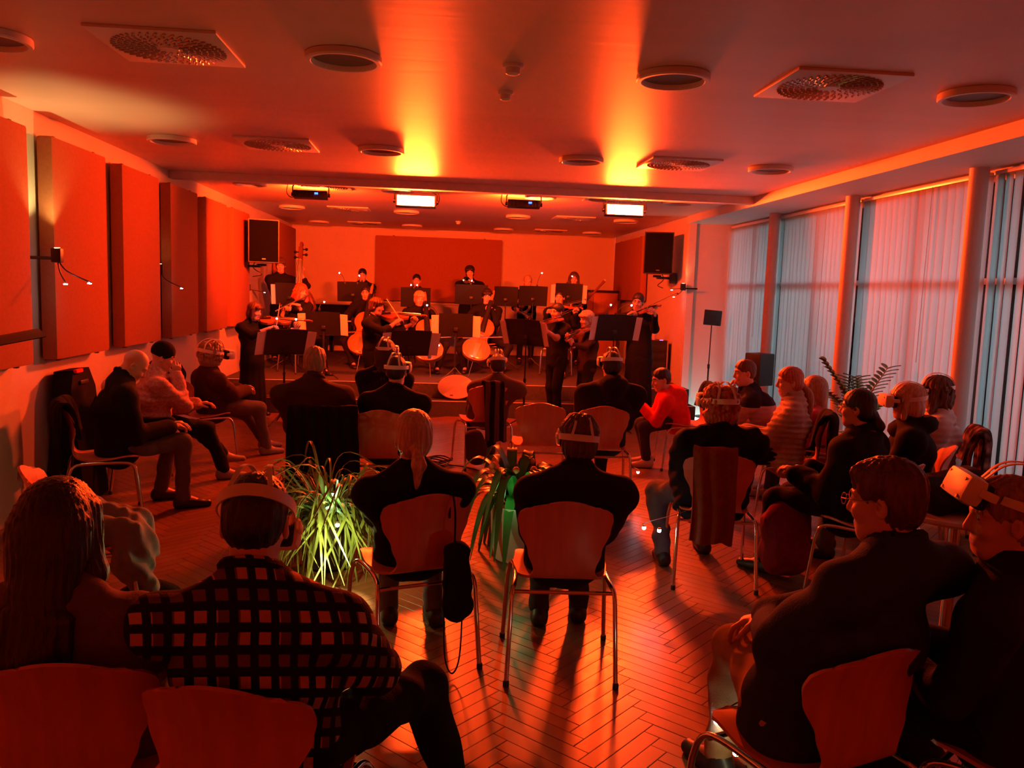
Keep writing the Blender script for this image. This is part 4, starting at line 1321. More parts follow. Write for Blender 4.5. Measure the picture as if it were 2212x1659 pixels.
def plaid_mat():
    m = cloth('plaid', (.05, .012, .012)); nt = m.node_tree; b = nt.nodes['Principled BSDF']
    tc = nt.nodes.new('ShaderNodeTexCoord'); sp = nt.nodes.new('ShaderNodeSeparateXYZ'); nt.links.new(tc.outputs['Object'], sp.inputs[0])
    def wave(out, period, duty, off):
        a = nt.nodes.new('ShaderNodeMath'); a.operation = 'MULTIPLY_ADD'; a.inputs[1].default_value = 1 / period; a.inputs[2].default_value = off
        nt.links.new(out, a.inputs[0])
        f = nt.nodes.new('ShaderNodeMath'); f.operation = 'FRACT'; nt.links.new(a.outputs[0], f.inputs[0])
        c = nt.nodes.new('ShaderNodeMath'); c.operation = 'LESS_THAN'; c.inputs[1].default_value = duty; nt.links.new(f.outputs[0], c.inputs[0])
        return c.outputs[0]
    def mul(a, c_):
        n = nt.nodes.new('ShaderNodeMath'); n.operation = 'MULTIPLY'; nt.links.new(a, n.inputs[0])
        if isinstance(c_, float): n.inputs[1].default_value = c_
        else: nt.links.new(c_, n.inputs[1])
        return n.outputs[0]
    def add(a, c_):
        n = nt.nodes.new('ShaderNodeMath'); n.operation = 'ADD'; nt.links.new(a, n.inputs[0]); nt.links.new(c_, n.inputs[1]); return n.outputs[0]
    # across = x + .35 y so that sleeves get stripes too
    ay = mul(sp.outputs[1], .45); ac = add(sp.outputs[0], ay)
    zz = add(sp.outputs[2], mul(sp.outputs[1], .5))
    wx = wave(ac, .046, .58, .1); wz = wave(zz, .052, .56, .25); w2 = wave(ac, .138, .66, .0); w3 = wave(zz, .156, .66, .1)
    both = mul(wx, wz); hi = mul(both, w2); hi2 = mul(hi, w3)
    lev = add(mul(both, .28), mul(hi2, .72))
    r = nt.nodes.new('ShaderNodeValToRGB'); r.color_ramp.elements[0].color = (.012, .006, .007, 1); r.color_ramp.elements[1].color = (.50, .26, .20, 1)
    nt.links.new(lev, r.inputs[0]); nt.links.new(r.outputs[0], b.inputs['Base Color'])
    return m
PLAID = plaid_mat()
def two_tone():
    m = cloth('navy_white', (.5, .4, .4)); nt = m.node_tree; b = nt.nodes['Principled BSDF']
    tc = nt.nodes.new('ShaderNodeTexCoord'); sp = nt.nodes.new('ShaderNodeSeparateXYZ'); nt.links.new(tc.outputs['Object'], sp.inputs[0])
    c = nt.nodes.new('ShaderNodeMath'); c.operation = 'GREATER_THAN'; c.inputs[1].default_value = .79; nt.links.new(sp.outputs[2], c.inputs[0])
    mx = nt.nodes.new('ShaderNodeMix'); mx.data_type = 'RGBA'; mx.inputs[6].default_value = (.42, .34, .36, 1); mx.inputs[7].default_value = (.018, .018, .04, 1)
    nt.links.new(c.outputs[0], mx.inputs[0]); nt.links.new(mx.outputs[2], b.inputs['Base Color'])
    return m
NAVWH = two_tone()
def floral():
    m = cloth('floral', (.2, .1, .1)); nt = m.node_tree; b = nt.nodes['Principled BSDF']
    v = nt.nodes.new('ShaderNodeTexVoronoi'); v.inputs['Scale'].default_value = 16; tc = nt.nodes.new('ShaderNodeTexCoord'); nt.links.new(tc.outputs['Object'], v.inputs['Vector'])
    r = nt.nodes.new('ShaderNodeValToRGB'); r.color_ramp.elements[0].color = (.40, .20, .17, 1); r.color_ramp.elements[1].color = (.03, .015, .02, 1); r.color_ramp.elements[1].position = .6
    nt.links.new(v.outputs['Distance'], r.inputs[0]); nt.links.new(r.outputs[0], b.inputs['Base Color'])
    return m
FLORAL = floral()

# ------------------------------------------------------------------ audience, front row
chair(-.865, 2.155, 3, 'beech chair under the long-haired woman at bottom left')
A1 = Person((-.87, 2.16, .545), (-0.933, 2.120, 1.077), 0, hy=-4, hp=4, size=.98, hs=1.02).lap().sit()
A1.build('seated woman with very long dark hair seen from behind at bottom left', MAUVE, BJEANS, SHOE, 'verylong', H_DARK, vox=.012, hvox=.0058, amp=.005, rib=.002)
chair(-.415, 2.03, -12, 'beech chair of the man in the plaid shirt')
A2 = Person((-.40, 2.02, .545), (-0.420, 1.980, 1.129), -4, hy=4, hp=14, size=1.08, sw=.20, hs=1.03)
A2.arm('R', A2.at(.16, .30, .64), pole=A2.R * .7 - V(0, 0, .9)); A2.arm('L', A2.at(-.14, .32, .64), pole=-A2.R * .6 - V(0, 0, .9))
A2.leg('R', (.10, 2.42, 0)); A2.sit(); A2.lap()
A2.build('man in a red and black plaid shirt with a headset strap, seen from behind', PLAID, BLK, SHOE, 'crop', H_BLACK, vox=.011, hvox=.0058, top_name='plaid_shirt', collar=.16, c=.016, amp=.006, foldf=26)
vr_headset(A2, 'white VR headset strap on the man in the plaid shirt', tilt=-18, up=.004, sc=1.04)
chair(1.085, 2.18, 20, 'beech chair of the man in the navy jumper at bottom right')
A3 = Person((1.10, 2.15, .545), (1.240, 2.130, 1.161), 18, hy=26, hp=6, size=1.08, sw=.200, hs=1.02, twist=8, shd=.072)
A3.arm('L', A3.at(.06, .22, .68), pole=-A3.R * .75 - V(0, 0, .7)); A3.leg('L', (1.16, 2.64, 0)); A3.sit(); A3.lap()
A3.build('man with glasses in a navy jumper and tan trousers at bottom right', NAVY, TAN, SHOE, 'short', H_BROWN, vox=.011, hvox=.0058, collar=.10, c=.024, amp=.007, foldf=24, top_name='jumper')
A3.glasses(mat('thin_gold_frame', (.6, .4, .25), .25, 1.0))
chair(1.70, 2.10, 38, 'beech chair cut by the right picture edge')
A4 = Person((1.70, 2.10, .545), (1.569, 2.100, 1.122), 42, hy=32, hp=2, size=1.05, sw=.20)
A4.lap().sit()
A4.build('person in dark navy with a raised headset at the right picture edge', NAVYD, BLK, SHOE, 'short', H_ASH, vox=.012, hvox=.0058, c=.018, amp=.006)
vr_headset(A4, 'white VR headset pushed up the forehead at the right edge', tilt=24, up=.035)

# ------------------------------------------------------------------ audience, second row
chair(-.09, 3.75, 20, 'beech chair of the blonde woman with an umbrella bag hanging on it')
B1 = Person((-.075, 3.72, .545), (-0.093, 3.660, 1.038), 10, hp=2, size=1.0, sw=.195, hs=1.08)
B1.leg('L', (-.21, 4.10, 0)); B1.leg('R', (.02, 4.08, 0)); B1.lap()
B1.build('blonde woman with a low ponytail in a black cardigan, seen from behind', BLK, JEANS, SHOE, 'lowpony', H_BLOND, vox=.013, c=.022, top_name='cardigan')
B1.part(MB().sheet([[V(.068 * math.sin(a) * (1 + .25 * t), -.045 - .062 * math.cos(a) * (1 + .35 * t), -.150 - .035 * t) for a in np.linspace(-2.2, 2.2, 13)] for t in (0, .5, 1)], .004), 'collar', WHITEC)
chair(.59, 3.66, -4, 'beech chair of the short-haired person with a tilted headset')
B2 = Person((.605, 3.62, .545), (0.646, 3.630, 1.042), -6, hy=4, hp=8, hr=4, size=1.03, sw=.195)
B2.leg('L', (.56, 4.08, 0)); B2.sit(); B2.lap()
B2.build('short-haired person in a black blazer with a tilted headset, seen from behind', BLK2, BJEANS, SHOE, 'mop', H_BROWN, vox=.013, c=.02, top_name='blazer', collar=.1)
vr_headset(B2, 'white VR headset tilted on the person in the black blazer', tilt=6, up=-.012)
chair(1.69, 4.80, -10, 'beech chair with a brown scarf draped over its back')
B3 = Person((1.69, 4.77, .545), (1.703, 4.800, 1.062), -2, size=1.0, sw=.20)
B3.leg('L', (1.47, 5.02, 0)); B3.sit(); B3.lap()
B3.build('curly-haired woman in a black puffer jacket wearing a headset', BLK, JEANS, SHOE, 'curly', H_RED, vox=.014, c=.03, puff=True, amp=.009, foldf=50, top_name='puffer_jacket')
vr_headset(B3, 'white VR headset band across the curly-haired woman', tilt=2, up=.0, sc=1.26, sz=1.10)
chair(2.52, 4.50, 40, 'beech chair under the dark-haired woman in a black coat')
B4 = Person((2.50, 4.55, .545), (2.501, 4.680, 1.076), 40, hy=12, size=1.02, sw=.20).lap().sit()
B4.build('dark-haired woman with glasses in a black coat and red scarf', BLK, BLK2, SHOE, 'lowpony', H_BLACK, vox=.014, c=.035, top_name='coat', amp=.007)
B4.glasses(mat('thin_gold_frame', (.6, .4, .25), .25, 1.0))
sc_ = MB(); sc_.tube([(.075 * math.cos(a), -.04 + .078 * math.sin(a), -.158 + .012 * math.sin(2 * a)) for a in np.linspace(0, 2 * PI, 19)[:-1]], .030, 8, closed=True); B4.part(sc_, 'scarf', BURG)
chair(3.05, 5.02, 62, 'beech chair under the blond woman in profile with a headset')
B5 = Person((3.10, 5.02, .545), (3.002, 5.000, 1.082), 62, hy=16, size=1.0, sw=.19).lap().sit()
B5.build('blond woman in profile wearing a headset and a black fur-collared coat', BLK, JEANS, SHOE, 'bob', H_BLOND, vox=.015, c=.03, top_name='jacket')
B5.part(MB().tube([(.10 * math.cos(a), -.05 + .11 * math.sin(a), -.17 - .03 * math.sin(a)) for a in np.linspace(0, 2 * PI, 19)[:-1]], .055, 9, closed=True), 'fur_collar', BLK)
vr_headset(B5, 'white VR headset on the blond woman in profile', up=.0)
chair(3.58, 5.55, 62, 'beech chair closest to the third column')
B6 = Person((3.62, 5.55, .545), (3.508, 5.500, 1.091), 60, hy=14, size=.98, sw=.185).lap().sit()
B6.build('woman in a white jacket with a headset next to the column', WHITEC, JEANS, SHOE, 'wavy', H_BROWN, vox=.014, c=.028, top_name='jacket', amp=.005, foldf=40, collar=.2, rib=.006)
vr_headset(B6, 'white VR headset on the woman next to the column', up=.008)
chair(2.78, 6.18, 66, 'beech chair with a black coat hung over its back')
B7 = Person((2.78, 6.14, .545), (2.690, 6.080, 1.082), 66, hy=14, hp=4, size=1.0, sw=.18)
B7.arm('L', B7.at(-.06, .34, .66)); B7.lap().sit()
B7.build('woman with a reddish ponytail and pale jacket writing in her lap', BEIGE, BLK, SHOE, 'lowpony', H_RED, vox=.014, c=.028, top_name='jacket', amp=.005, foldf=40, collar=.15, rib=.007)
sc_ = MB(); sc_.tube([(.070 * math.cos(a), -.04 + .075 * math.sin(a), -.150) for a in np.linspace(0, 2 * PI, 19)[:-1]], .032, 8, closed=True); B7.part(sc_, 'scarf', BURG)
tail = MB(); tail.tube(smooth_pts([(0, -.115, -.05), (0, -.16, -.12), (.01, -.155, -.26), (.0, -.13, -.40)], 5), [.026, .03, .034, .036, .037, .038, .038, .038, .037, .036, .034, .030, .026, .02, .014, .006], 10); B7.part(tail, 'ponytail', H_ASH)
chair(3.02, 7.05, 80, 'beech chair under the bearded man leaning forward')
B8 = Person((3.02, 7.05, .545), (2.678, 6.980, 1.061), 76, hy=12, hp=6, size=1.06, sw=.195)
B8.arm('L', B8.head + B8.F * .10 - V(0, 0, .19) + B8.R * .02, pole=-V(0, 0, 1) - B8.R * .2, hdir=(-.2, .1, 1), dors=B8.F, curl=60); B8.arm('R', B8.at(.02, .42, .60)); B8.sit(.5).lap()
B8.build('bearded man leaning forward with his hand on his chin, navy and white jumper', NAVWH, BLK, SHOE, 'crop', H_BROWN, vox=.014, top_name='jumper', c=.022, amp=.006, foldf=42, rib=.003)
chair(3.32, 6.62, 62, 'beech chair under the girl in the rose top')
B9 = Person((3.32, 6.62, .53), (3.123, 6.580, 0.970), 58, hy=6, size=.88, sw=.18).lap().sit()
B9.build('girl with long loose hair in a rose-red top by the window', ROSE, BJEANS, SNEAK, 'long', H_ASH, vox=.015, top_name='top')
chair(2.48, 8.02, 84, 'beech chair of the child in the red hoodie')
B10 = Person((2.47, 8.02, .52), (2.218, 7.980, 0.880), 82, hy=14, hp=12, size=.86, sw=.18)
B10.arm('L', B10.at(-.05, .36, .60)); B10.arm('R', B10.at(.05, .36, .60)); B10.leg('L', (2.10, 7.94, 0)); B10.leg('R', (2.16, 8.16, 0))
B10.build('child in a bright red hoodie leaning forward beside the stage', REDH, BJEANS, PALE_SHOE, 'crop', H_DARK, vox=.014, hood=True, c=.022, top_name='hoodie')

# ------------------------------------------------------------------ audience, left side
chair(-2.33, 6.03, -68, 'beech chair of the bald man by the left wall')
L1 = Person((-2.31, 6.05, .545), (-2.139, 6.100, 1.080), -64, hy=-6, hp=38, size=1.06, sw=.195)
L1.arm('L', L1.at(-.04, .36, .64)); L1.arm('R', L1.at(.08, .34, .63)); L1.leg('R', (-1.86, 6.26, 0)); L1.leg('L', (-2.10, 6.50, 0))
L1.build('bald man in a black jacket looking down, seated by the left wall', BLK, JEANS, SHOE, None, H_GREY, vox=.014, c=.025, top_name='jacket', collar=.15)
chair(-2.38, 6.98, -66, 'beech chair of the person in the pink jumper')
L2 = Person((-2.36, 6.98, .545), (-2.230, 7.000, 1.063), -62, hy=-8, hp=16, size=1.0, sw=.19)
L2.arm('R', L2.head + L2.F * .09 - V(0, 0, .15) + L2.R * .05, pole=-V(0, 0, 1) + L2.F * .5, hdir=(.1, -.1, 1), dors=L2.R, curl=50); L2.arm('L', L2.at(.02, .34, .66))
L2.leg('R', (-1.80, 7.22, 0)); L2.leg('L', (-1.90, 7.62, .06)); L2.lap()
L2.build('person in a pink knitted jumper and black knit cap resting their chin', PINK, BLK, SNEAK, 'beanie', BLK, vox=.014, c=.022, top_name='jumper', amp=.006, foldf=48, rib=.0035)
chair(-2.20, 8.00, -48, 'beech chair of the person slumped beside the dark coats')
L3 = Person((-2.16, 8.05, .545), (-2.080, 7.920, 1.021), -50, hy=10, hp=-6, hr=6, size=1.0, sw=.19)
L3.leg('R', (-1.66, 8.30, 0)); L3.leg('L', (-1.74, 8.62, 0)); L3.lap()
L3.build('person in a brown jacket slumped in a chair with a headset, left of the stage', BROWN, JEANS, SNEAK, 'curly', H_GREY, vox=.015, c=.025, top_name='jacket')
vr_headset(L3, 'white VR headset straps on the slumped person left of the stage', tilt=-8, sc=1.27, sz=1.12)

# ------------------------------------------------------------------ audience, middle row
chair(-.80, 6.12, 4, 'beech chair hidden under a long black coat')
M1 = Person((-.82, 6.10, .545), (-0.884, 6.150, 1.125), 2, hp=4, size=1.06, sw=.205, hs=1.05).lap().sit()
M1.build('grey-haired man in a dark brown coat, seen from behind', BROWN, BLK, SHOE, 'short', H_ASH, vox=.015, c=.03, collar=.2, top_name='coat', amp=.007)
chair(-.45, 7.42, 0, 'beech chair of the woman two rows behind the stage steps')
M2 = Person((-.46, 7.42, .545), (-0.445, 7.420, 1.117), -4, hy=-6, size=1.0, sw=.185).lap().sit()
M2.build('long-haired person in black with a headset, half hidden in the middle', BLK, BLK, SHOE, 'long', H_DARK, vox=.016, c=.02)
vr_headset(M2, 'white VR headset on the half-hidden person in the middle', tilt=2, up=.01)
chair(-.41, 6.20, 3, 'beech chair left of the aisle in the middle row')
M3 = Person((-.36, 6.18, .545), (-0.292, 6.220, 1.075), -6, hy=-4, size=1.02, sw=.195).lap().sit()
M3.build('man in a dark suit with a headset, left of the aisle', BLK2, BLK, SHOE, 'crop', H_DARK, vox=.015, c=.02, top_name='suit_jacket')
vr_headset(M3, 'white VR headset on the man in the dark suit', tilt=4, up=.008)
chair(.47, 8.00, 12, 'beech chair with a striped scarf and bag hanging on it')
M4 = Person((.52, 8.02, .545), (0.592, 7.950, 0.979), 4, hp=4, size=1.0, sw=.20).lap().sit()
M4.build('person in a grey-brown jacket with a headset in front of the striped scarf', GREYB, BLK, SHOE, 'crop', H_DARK, vox=.016, c=.03, top_name='jacket')
vr_headset(M4, 'white VR headset on the person in front of the striped scarf', tilt=-4, up=.03)
chair(.86, 6.78, -3, 'empty beech chair in the middle row')
chair(1.36, 6.66, -4, 'beech chair of the person in the black hoodie')
M5 = Person((1.38, 6.66, .545), (1.440, 6.720, 1.114), 0, hy=4, size=1.05, sw=.205).lap().sit()
M5.build('person in a black hoodie with a headset, right of the aisle', BLK2, BLK, SHOE, 'short', H_DARK, vox=.015, c=.025, hood=True, top_name='hoodie')
vr_headset(M5, 'white VR headset on the person in the black hoodie', tilt=-2, up=.025)

# ------------------------------------------------------------------ orchestra
def fiddler(label, x, y, floor, head, yaw, hair, hm, fl, bl, size, top=BLK, sleeve='half', skirt=.05, vdir=(.72, .70, -.02), bowt=.30, s=1.0, hy=20, hp=8, hs=.95, bname='skirt', tname='black_top', vox=.016, vlab='violin', reach=.44, twist=0):
    p = Person((x, y, floor + .935 * size), head, yaw, hy=hy, hp=hp, hr=-4, size=size, floor=floor, seated=False, hs=hs, twist=twist)
    z = V(0, 0, 1)
    d = p.Fs * vdir[0] - p.Rs * vdir[1] + z * vdir[2]; d = d / np.linalg.norm(d)
    base = p.N + p.Fs * .055 - p.Rs * .085 + z * .005
    side = np.cross(d, z); side /= np.linalg.norm(side)
    up = z + side * .35
    fiddle(vlab, fl, 'violin', frame_mw(base, d, up), s, group='violins of the orchestra')
    hl = base + d * reach * s - z * .035
    p.arm('L', hl - d * .03 - z * .05, pole=-z - p.Rs * .1 + d * .2, hdir=z * .8 + d * .35 + side * .3, dors=-side + d * .3, curl=55)
    con = base + d * .20 * s + z * .055
    bd = side * .92 - z * .42
    frog = con + bd * bowt
    p.arm('R', frog - (frog - p.shR) / np.linalg.norm(frog - p.shR) * .09 + z * .01, pole=p.Rs * .8 - z * .7, curl=48)
    bow(bl, frog, con, up)
    p.stand()
    p.build(label, top, BLK, SHOE, hair, hm, vox=vox, sleeve=sleeve, skirt=skirt, top_name=tname, bottom_name=bname, c=.008, hem=.06, amp=.003)
    return p
P1 = fiddler('girl with a bob playing the viola at the far left of the stage', *(-2.283, 10.550, 1.184)[:2], 0, (-2.255, 10.550, 1.345), -128, 'bob', H_BROWN, 'red-brown viola of the girl with a bob', 'bow of the girl with a bob', .87, vlab='viola', s=1.08, bowt=.34, hy=10)
P4 = fiddler('boyish violinist in profile facing right, left of the cellos', *(-0.803, 10.600, 1.226)[:2], 0, (-0.761, 10.600, 1.449), -112, 'mop', H_BROWN, 'violin of the player left of the cellos', 'bow of the player left of the cellos', .92, skirt=0, bname='trousers', s=1.08, hy=6)
P13 = fiddler('girl with tied-back dark hair playing the violin, facing left', *(1.556, 10.600, 1.297)[:2], 0, (1.531, 10.600, 1.457), 118, 'bun', H_DARK, 'violin of the girl with tied-back hair', 'bow of the girl with tied-back hair', .92, sleeve='short', skirt=0, bname='wide_trousers', hy=10, vdir=(.85, .5, -.05))
P14 = fiddler('blond violinist in a dark jacket, right of the dark-haired girl', *(1.926, 10.450, 1.315)[:2], 0, (1.894, 10.450, 1.373), 108, 'mop', H_BLOND, 'violin of the blond player in a dark jacket', 'bow of the blond player in a dark jacket', .88, top=BROWN, sleeve='long', skirt=0, bname='trousers', vdir=(.8, .55, -.25), hy=8, tname='jacket')
P16 = fiddler('tall woman in a long black dress playing the violin on the right', *(2.661, 10.700, 1.326)[:2], 0, (2.609, 10.700, 1.615), 162, 'pony', H_DARK, 'violin of the tall woman in black', 'bow of the tall woman in black', 1.02, sleeve='long', hy=-6, hs=1.0, tname='dress_top', vdir=(.92, .42, .12))

SF = .4
def stage_player(head, pelY, yaw, floor=SF, seated=True, size=1.0, **k):
    x, y, z = head
    if seated: p = Person((x, pelY, floor + .545), head, yaw, floor=floor, size=size, **k)
    else: p = Person((x, pelY, floor + .935 * size), head, yaw, floor=floor, seated=False, size=size, **k)
    return p
# double bass
hd = (-2.503, 13.600, 1.983)
P2 = stage_player(hd, 13.65, -160, seated=False, size=.98, hy=-12, hp=8)
bx = V(hd[0] + .30, 13.48, SF)
bd = V(.02, .13, 1.0); bd /= np.linalg.norm(bd)
fiddle('double_bass', 'dark double bass rising behind the flutist', 'double bass', frame_mw(bx + bd * .15, bd, (-.25, -1, .1)), 3.05, VARN3, bass=True, endpin=.15, deep=1.25)
P2.arm('L', bx + bd * 1.50 + V(-.03, -.02, 0), pole=V(0, .2, -1), hdir=(.4, -.1, .6), dors=(-.2, 1, 0), curl=60); P2.arm('R', bx + bd * .78 + V(-.16, -.16, 0), curl=40); P2.stand()
P2.build('double bass player in a black T-shirt under the left loudspeaker', BLK, BLK, SHOE, 'mop', H_BROWN, sleeve='half', vox=.017, c=.008, top_name='t_shirt')
# flute
hd = (-1.974, 12.300, 1.587)
P3 = stage_player(hd, 12.38, -138, size=.96, hy=8, hp=6, hr=-8)
mouth = V(*hd) + P3.HR @ V(0, .095, -.066)
fdir = -(-P3.Rs) * 1 + V(0, 0, -.38) + P3.Fs * .18; fdir /= np.linalg.norm(fdir)
flute('silver flute held out to the left by the red-haired player', mouth, fdir)
P3.arm('L', mouth + fdir * .20 + P3.Fs * .07 - V(0, 0, .04), pole=-V(0, 0, 1) + P3.Fs * .3, hdir=-P3.Fs * .6 + fdir * .5 + V(0, 0, .3), curl=50)
P3.arm('R', mouth + fdir * .38 - P3.Fs * .03 - V(0, 0, .05), pole=-V(0, 0, 1) + P3.Rs * .5, hdir=P3.Fs * .6 + V(0, 0, .4), curl=50); P3.sit()
P3.build('flutist with wavy red hair in a black top', BLK, BLK, SHOE, 'wavy', H_RED, vox=.016, c=.012, sleeve='half', top_name='black_top')
chair(hd[0] + .0, 12.42, -138, 'chair of the flutist on the stage', z=SF, group='chairs on the stage')
# cellos
def cellist(label, head, pin, yaw, hair, hm, cl, bl, chl, hy=0, bowoff=.1):
    x, y, z = head
    p = stage_player(head, y + .10, yaw, size=1.0, hy=hy, hp=8)
    pin = V(*pin)
    tgt = V(*head) + V(.09, .06, .0)
    d = tgt - pin; d /= np.linalg.norm(d)
    b0 = pin + d * .26
    fiddle('cello', cl, 'cello', frame_mw(b0, d, (.0, -1, .3)), 2.12, VARN2, endpin=.27, deep=1.3, group='cellos of the orchestra')
    nf = np.cross(d, np.cross(V(0, -1, .3), d)); nf /= np.linalg.norm(nf)
    neck = b0 + d * .40 * 2.12
    p.arm('L', neck + d * .10 - p.R * .06 - nf * .02, pole=-V(0, 0, 1) - p.R * .8, hdir=p.R * .8 + V(0, 0, .3), dors=nf * -1 + V(0, 0, .3), curl=55)
    con = b0 + d * .17 * 2.12 + nf * .125
    frog = con + p.R * (.22 + bowoff) + V(0, 0, -.02)
    p.arm('R', frog + p.R * .05 + V(0, 0, .06), pole=p.R - V(0, 0, .6), hdir=(0, -.5, -.7), curl=45)
    bow(bl, frog, con, -nf * -1, L=.68)
    for sd, sg in (('L', -1), ('R', 1)): p.leg(sd, p.at(sg * .27, .40, 0), pole=V(0, 0, 1) + p.R * sg * 1.0)
    p.build(label, BLK, BLK2, SHOE, hair, hm, vox=.016, c=.012, top_name='black_top')
    chair(x, y + .12, yaw, chl, z=SF, group='chairs on the stage')
    return p
P8 = cellist('blond boy playing the left cello', (-0.282, 13.050, 1.534), (-0.077, 12.233, 0.400), 184, 'mop', H_BLOND, 'amber cello on the left, lit by a clip light', 'bow of the left cellist', 'stage chair of the left cellist', hy=12)
P9 = cellist('dark-haired boy playing the right cello', (0.776, 13.150, 1.604), (0.493, 12.497, 0.400), 172, 'mop', H_DARK, 'amber cello on the right, lit by a clip light', 'bow of the right cellist', 'stage chair of the right cellist', hy=8)
P5 = cellist('musician seated behind the left violinist, face half hidden', (-1.157, 13.600, 1.595), (-1.22, 12.95, .4), 196, 'pony', H_DARK, 'dark cello in the shade behind the left violinist', 'bow of the shaded cellist', 'stage chair of the shaded cellist', hy=-20)
# back row
hd = (-1.337, 15.000, 1.893)
P6 = stage_player(hd, 15.05, 182, seated=False, size=.95, hp=14); m_ = V(*hd) + P6.HR @ V(0, .10, -.07)
clarinet('black clarinet of the player left of the big panel', m_, (.0, -.45, -.9)); P6.arm('L', m_ + V(0, -.10, -.17), hdir=(-.7, -.3, .1), curl=55); P6.arm('R', m_ + V(0, -.20, -.34), hdir=(.7, -.3, .1), curl=55); P6.stand()
P6.build('clarinettist with short black hair left of the big panel', BLK, BLK, SHOE, 'crop', H_BLACK, vox=.018, c=.012, top_name='black_top')
hd = (-0.380, 15.000, 1.828)
P7 = stage_player(hd, 15.05, 180, seated=False, size=.92, hp=6); m_ = V(*hd) + P7.HR @ V(0, .10, -.07)
clarinet('black clarinet in front of the big panel', m_, (.0, -.5, -.85)); P7.arm('L', m_ + V(0, -.10, -.17), hdir=(-.7, -.3, .1), curl=55); P7.arm('R', m_ + V(0, -.20, -.34), hdir=(.7, -.3, .1), curl=55); P7.stand()
P7.build('clarinettist with two bright clip lights in front', BLK, BLK, SHOE, 'crop', H_BLACK, vox=.018, c=.012, top_name='black_top')
hd = (0.557, 14.800, 2.005)
P10 = stage_player(hd, 14.85, 178, seated=False, size=1.02, hp=6, hr=4); m_ = V(*hd) + P10.HR @ V(0, .12, -.07)
trumpet('brass trumpet of the tall player before the big panel', m_, (-.12, -1, -.12)); P10.arm('L', m_ + V(.05, -.16, -.10), hdir=(-.5, -.5, .6), curl=65); P10.arm('R', m_ + V(-.07, -.20, -.04), hdir=(.5, -.6, .3), curl=55); P10.stand()
P10.build('tall trumpeter standing at the right end of the big panel', BLK, BLK, SHOE, 'mop', H_DARK, vox=.018, c=.012, top_name='black_top')
hd = (1.571, 14.600, 1.868)
P11 = stage_player(hd, 14.65, 178, seated=False, size=.92, hp=6)
horn('silver french horn glinting under the right-hand stands', frame_mw(V(*hd) + V(-.10, -.24, -.42), (0, -1, 0), (0, 0, 1)))
P11.arm('L', V(*hd) + V(-.06, -.26, -.40), curl=60); P11.arm('R', V(*hd) + V(-.22, -.22, -.46), curl=45); P11.stand()
P11.build('fair-haired horn player behind the two round-topped stands', BLK, BLK, SHOE, 'bun', H_BLOND, vox=.018, c=.012, top_name='black_top')
hd = (2.358, 14.400, 1.950)
P12 = stage_player(hd, 14.45, 176, seated=False, size=.97, hp=6)
bassoon('dark red bassoon slanting up at the right', V(*hd) + V(-.32, -.18, -.95), (.80, .03, .92)); P12.arm('L', V(*hd) + V(.10, -.22, -.38), curl=60); P12.arm('R', V(*hd) + V(-.14, -.2, -.62), curl=60); P12.stand()
P12.build('bassoonist with long dark hair beside the tall cabinet', BLK, BLK, SHOE, 'long', H_BROWN, vox=.018, c=.012, top_name='black_top')
hd = (1.898, 12.900, 1.622)
P15 = stage_player(hd, 13.0, 172, size=.98, hy=-10)
d_ = V(.25, -.85, -.05)
fiddle('violin', 'violin half hidden behind the dark-haired girl', 'violin', frame_mw(P15.N + V(.09, -.06, .0), d_, (0, 0, 1)), 1.0, group='violins of the orchestra')
P15.arm('L', P15.N + V(.09, -.06, 0) + d_ * .40 - V(0, 0, .08), hdir=(0, -.3, 1), curl=55); P15.arm('R', P15.N + V(-.22, -.36, -.10), curl=45); P15.sit()
bow('bow of the half-hidden violinist', P15.N + V(-.24, -.42, -.02), P15.N + V(.12, -.24, .06), (0, 0, 1))
P15.build('half-hidden musician behind the dark-haired girl', BLK, BLK, SHOE, 'pony', H_DARK, vox=.017, c=.012, top_name='black_top')
chair(hd[0], 13.04, 172, 'stage chair of the half-hidden musician', z=SF, group='chairs on the stage')

# ------------------------------------------------------------------ music stands on and before the stage
def st_at(p, yaw, label, floor=0.0, tilt=18, paper=0, w=1.0):
    x, y, z = p
    return stand(x, y, yaw, z - floor - .16, label, floor, tilt, paper, w)
st_at((-1.833, 10.150, 1.020), -150, 'black music stand in front of the girl with a bob', 0, 24, 2)
st_at((-1.567, 11.750, 1.167), 176, 'black music stand in front of the flutist', SF, 14, 2, .95)
st_at((-2.259, 13.000, 1.540), 176, 'black music stand of the double bass player', SF, 8, 1, .8)
st_at((-1.423, 14.200, 1.599), 180, 'black music stand of the clarinettist left of the big panel', SF, 10)
st_at((-0.370, 14.200, 1.541), 180, 'black music stand with two clip lights before the big panel', SF, 10)
st_at((-0.341, 10.100, 1.048), -160, 'black music stand tilted in front of the left violinist', 0, 22, 2)
st_at((0.266, 11.700, 1.199), 178, 'black music stand between the two cellos', SF, 12, 2, .95)
st_at((0.561, 14.000, 1.620), 180, 'black music stand in front of the trumpeter', SF, 10, 0, 1.1)
st_at((1.130, 13.900, 1.609), 182, 'black music stand left of the horn player', SF, 12, 0, .8)
st_at((1.578, 13.800, 1.632), 180, 'black music stand in front of the horn player', SF, 12, 0, .95)
st_at((2.145, 13.600, 1.691), 178, 'black music stand in front of the bassoonist', SF, 10, 1, .9)
st_at((1.103, 10.050, 1.217), 140, 'black music stand turned to the dark-haired girl', 0, 20, 1)
st_at((2.149, 10.000, 1.307), -168, 'black music stand in front of the tall woman in black', 0, 18, 1)
stand(-2.27, 4.2, -60, 1.36, 'black music stand standing alone at the left picture edge', 0, 78)
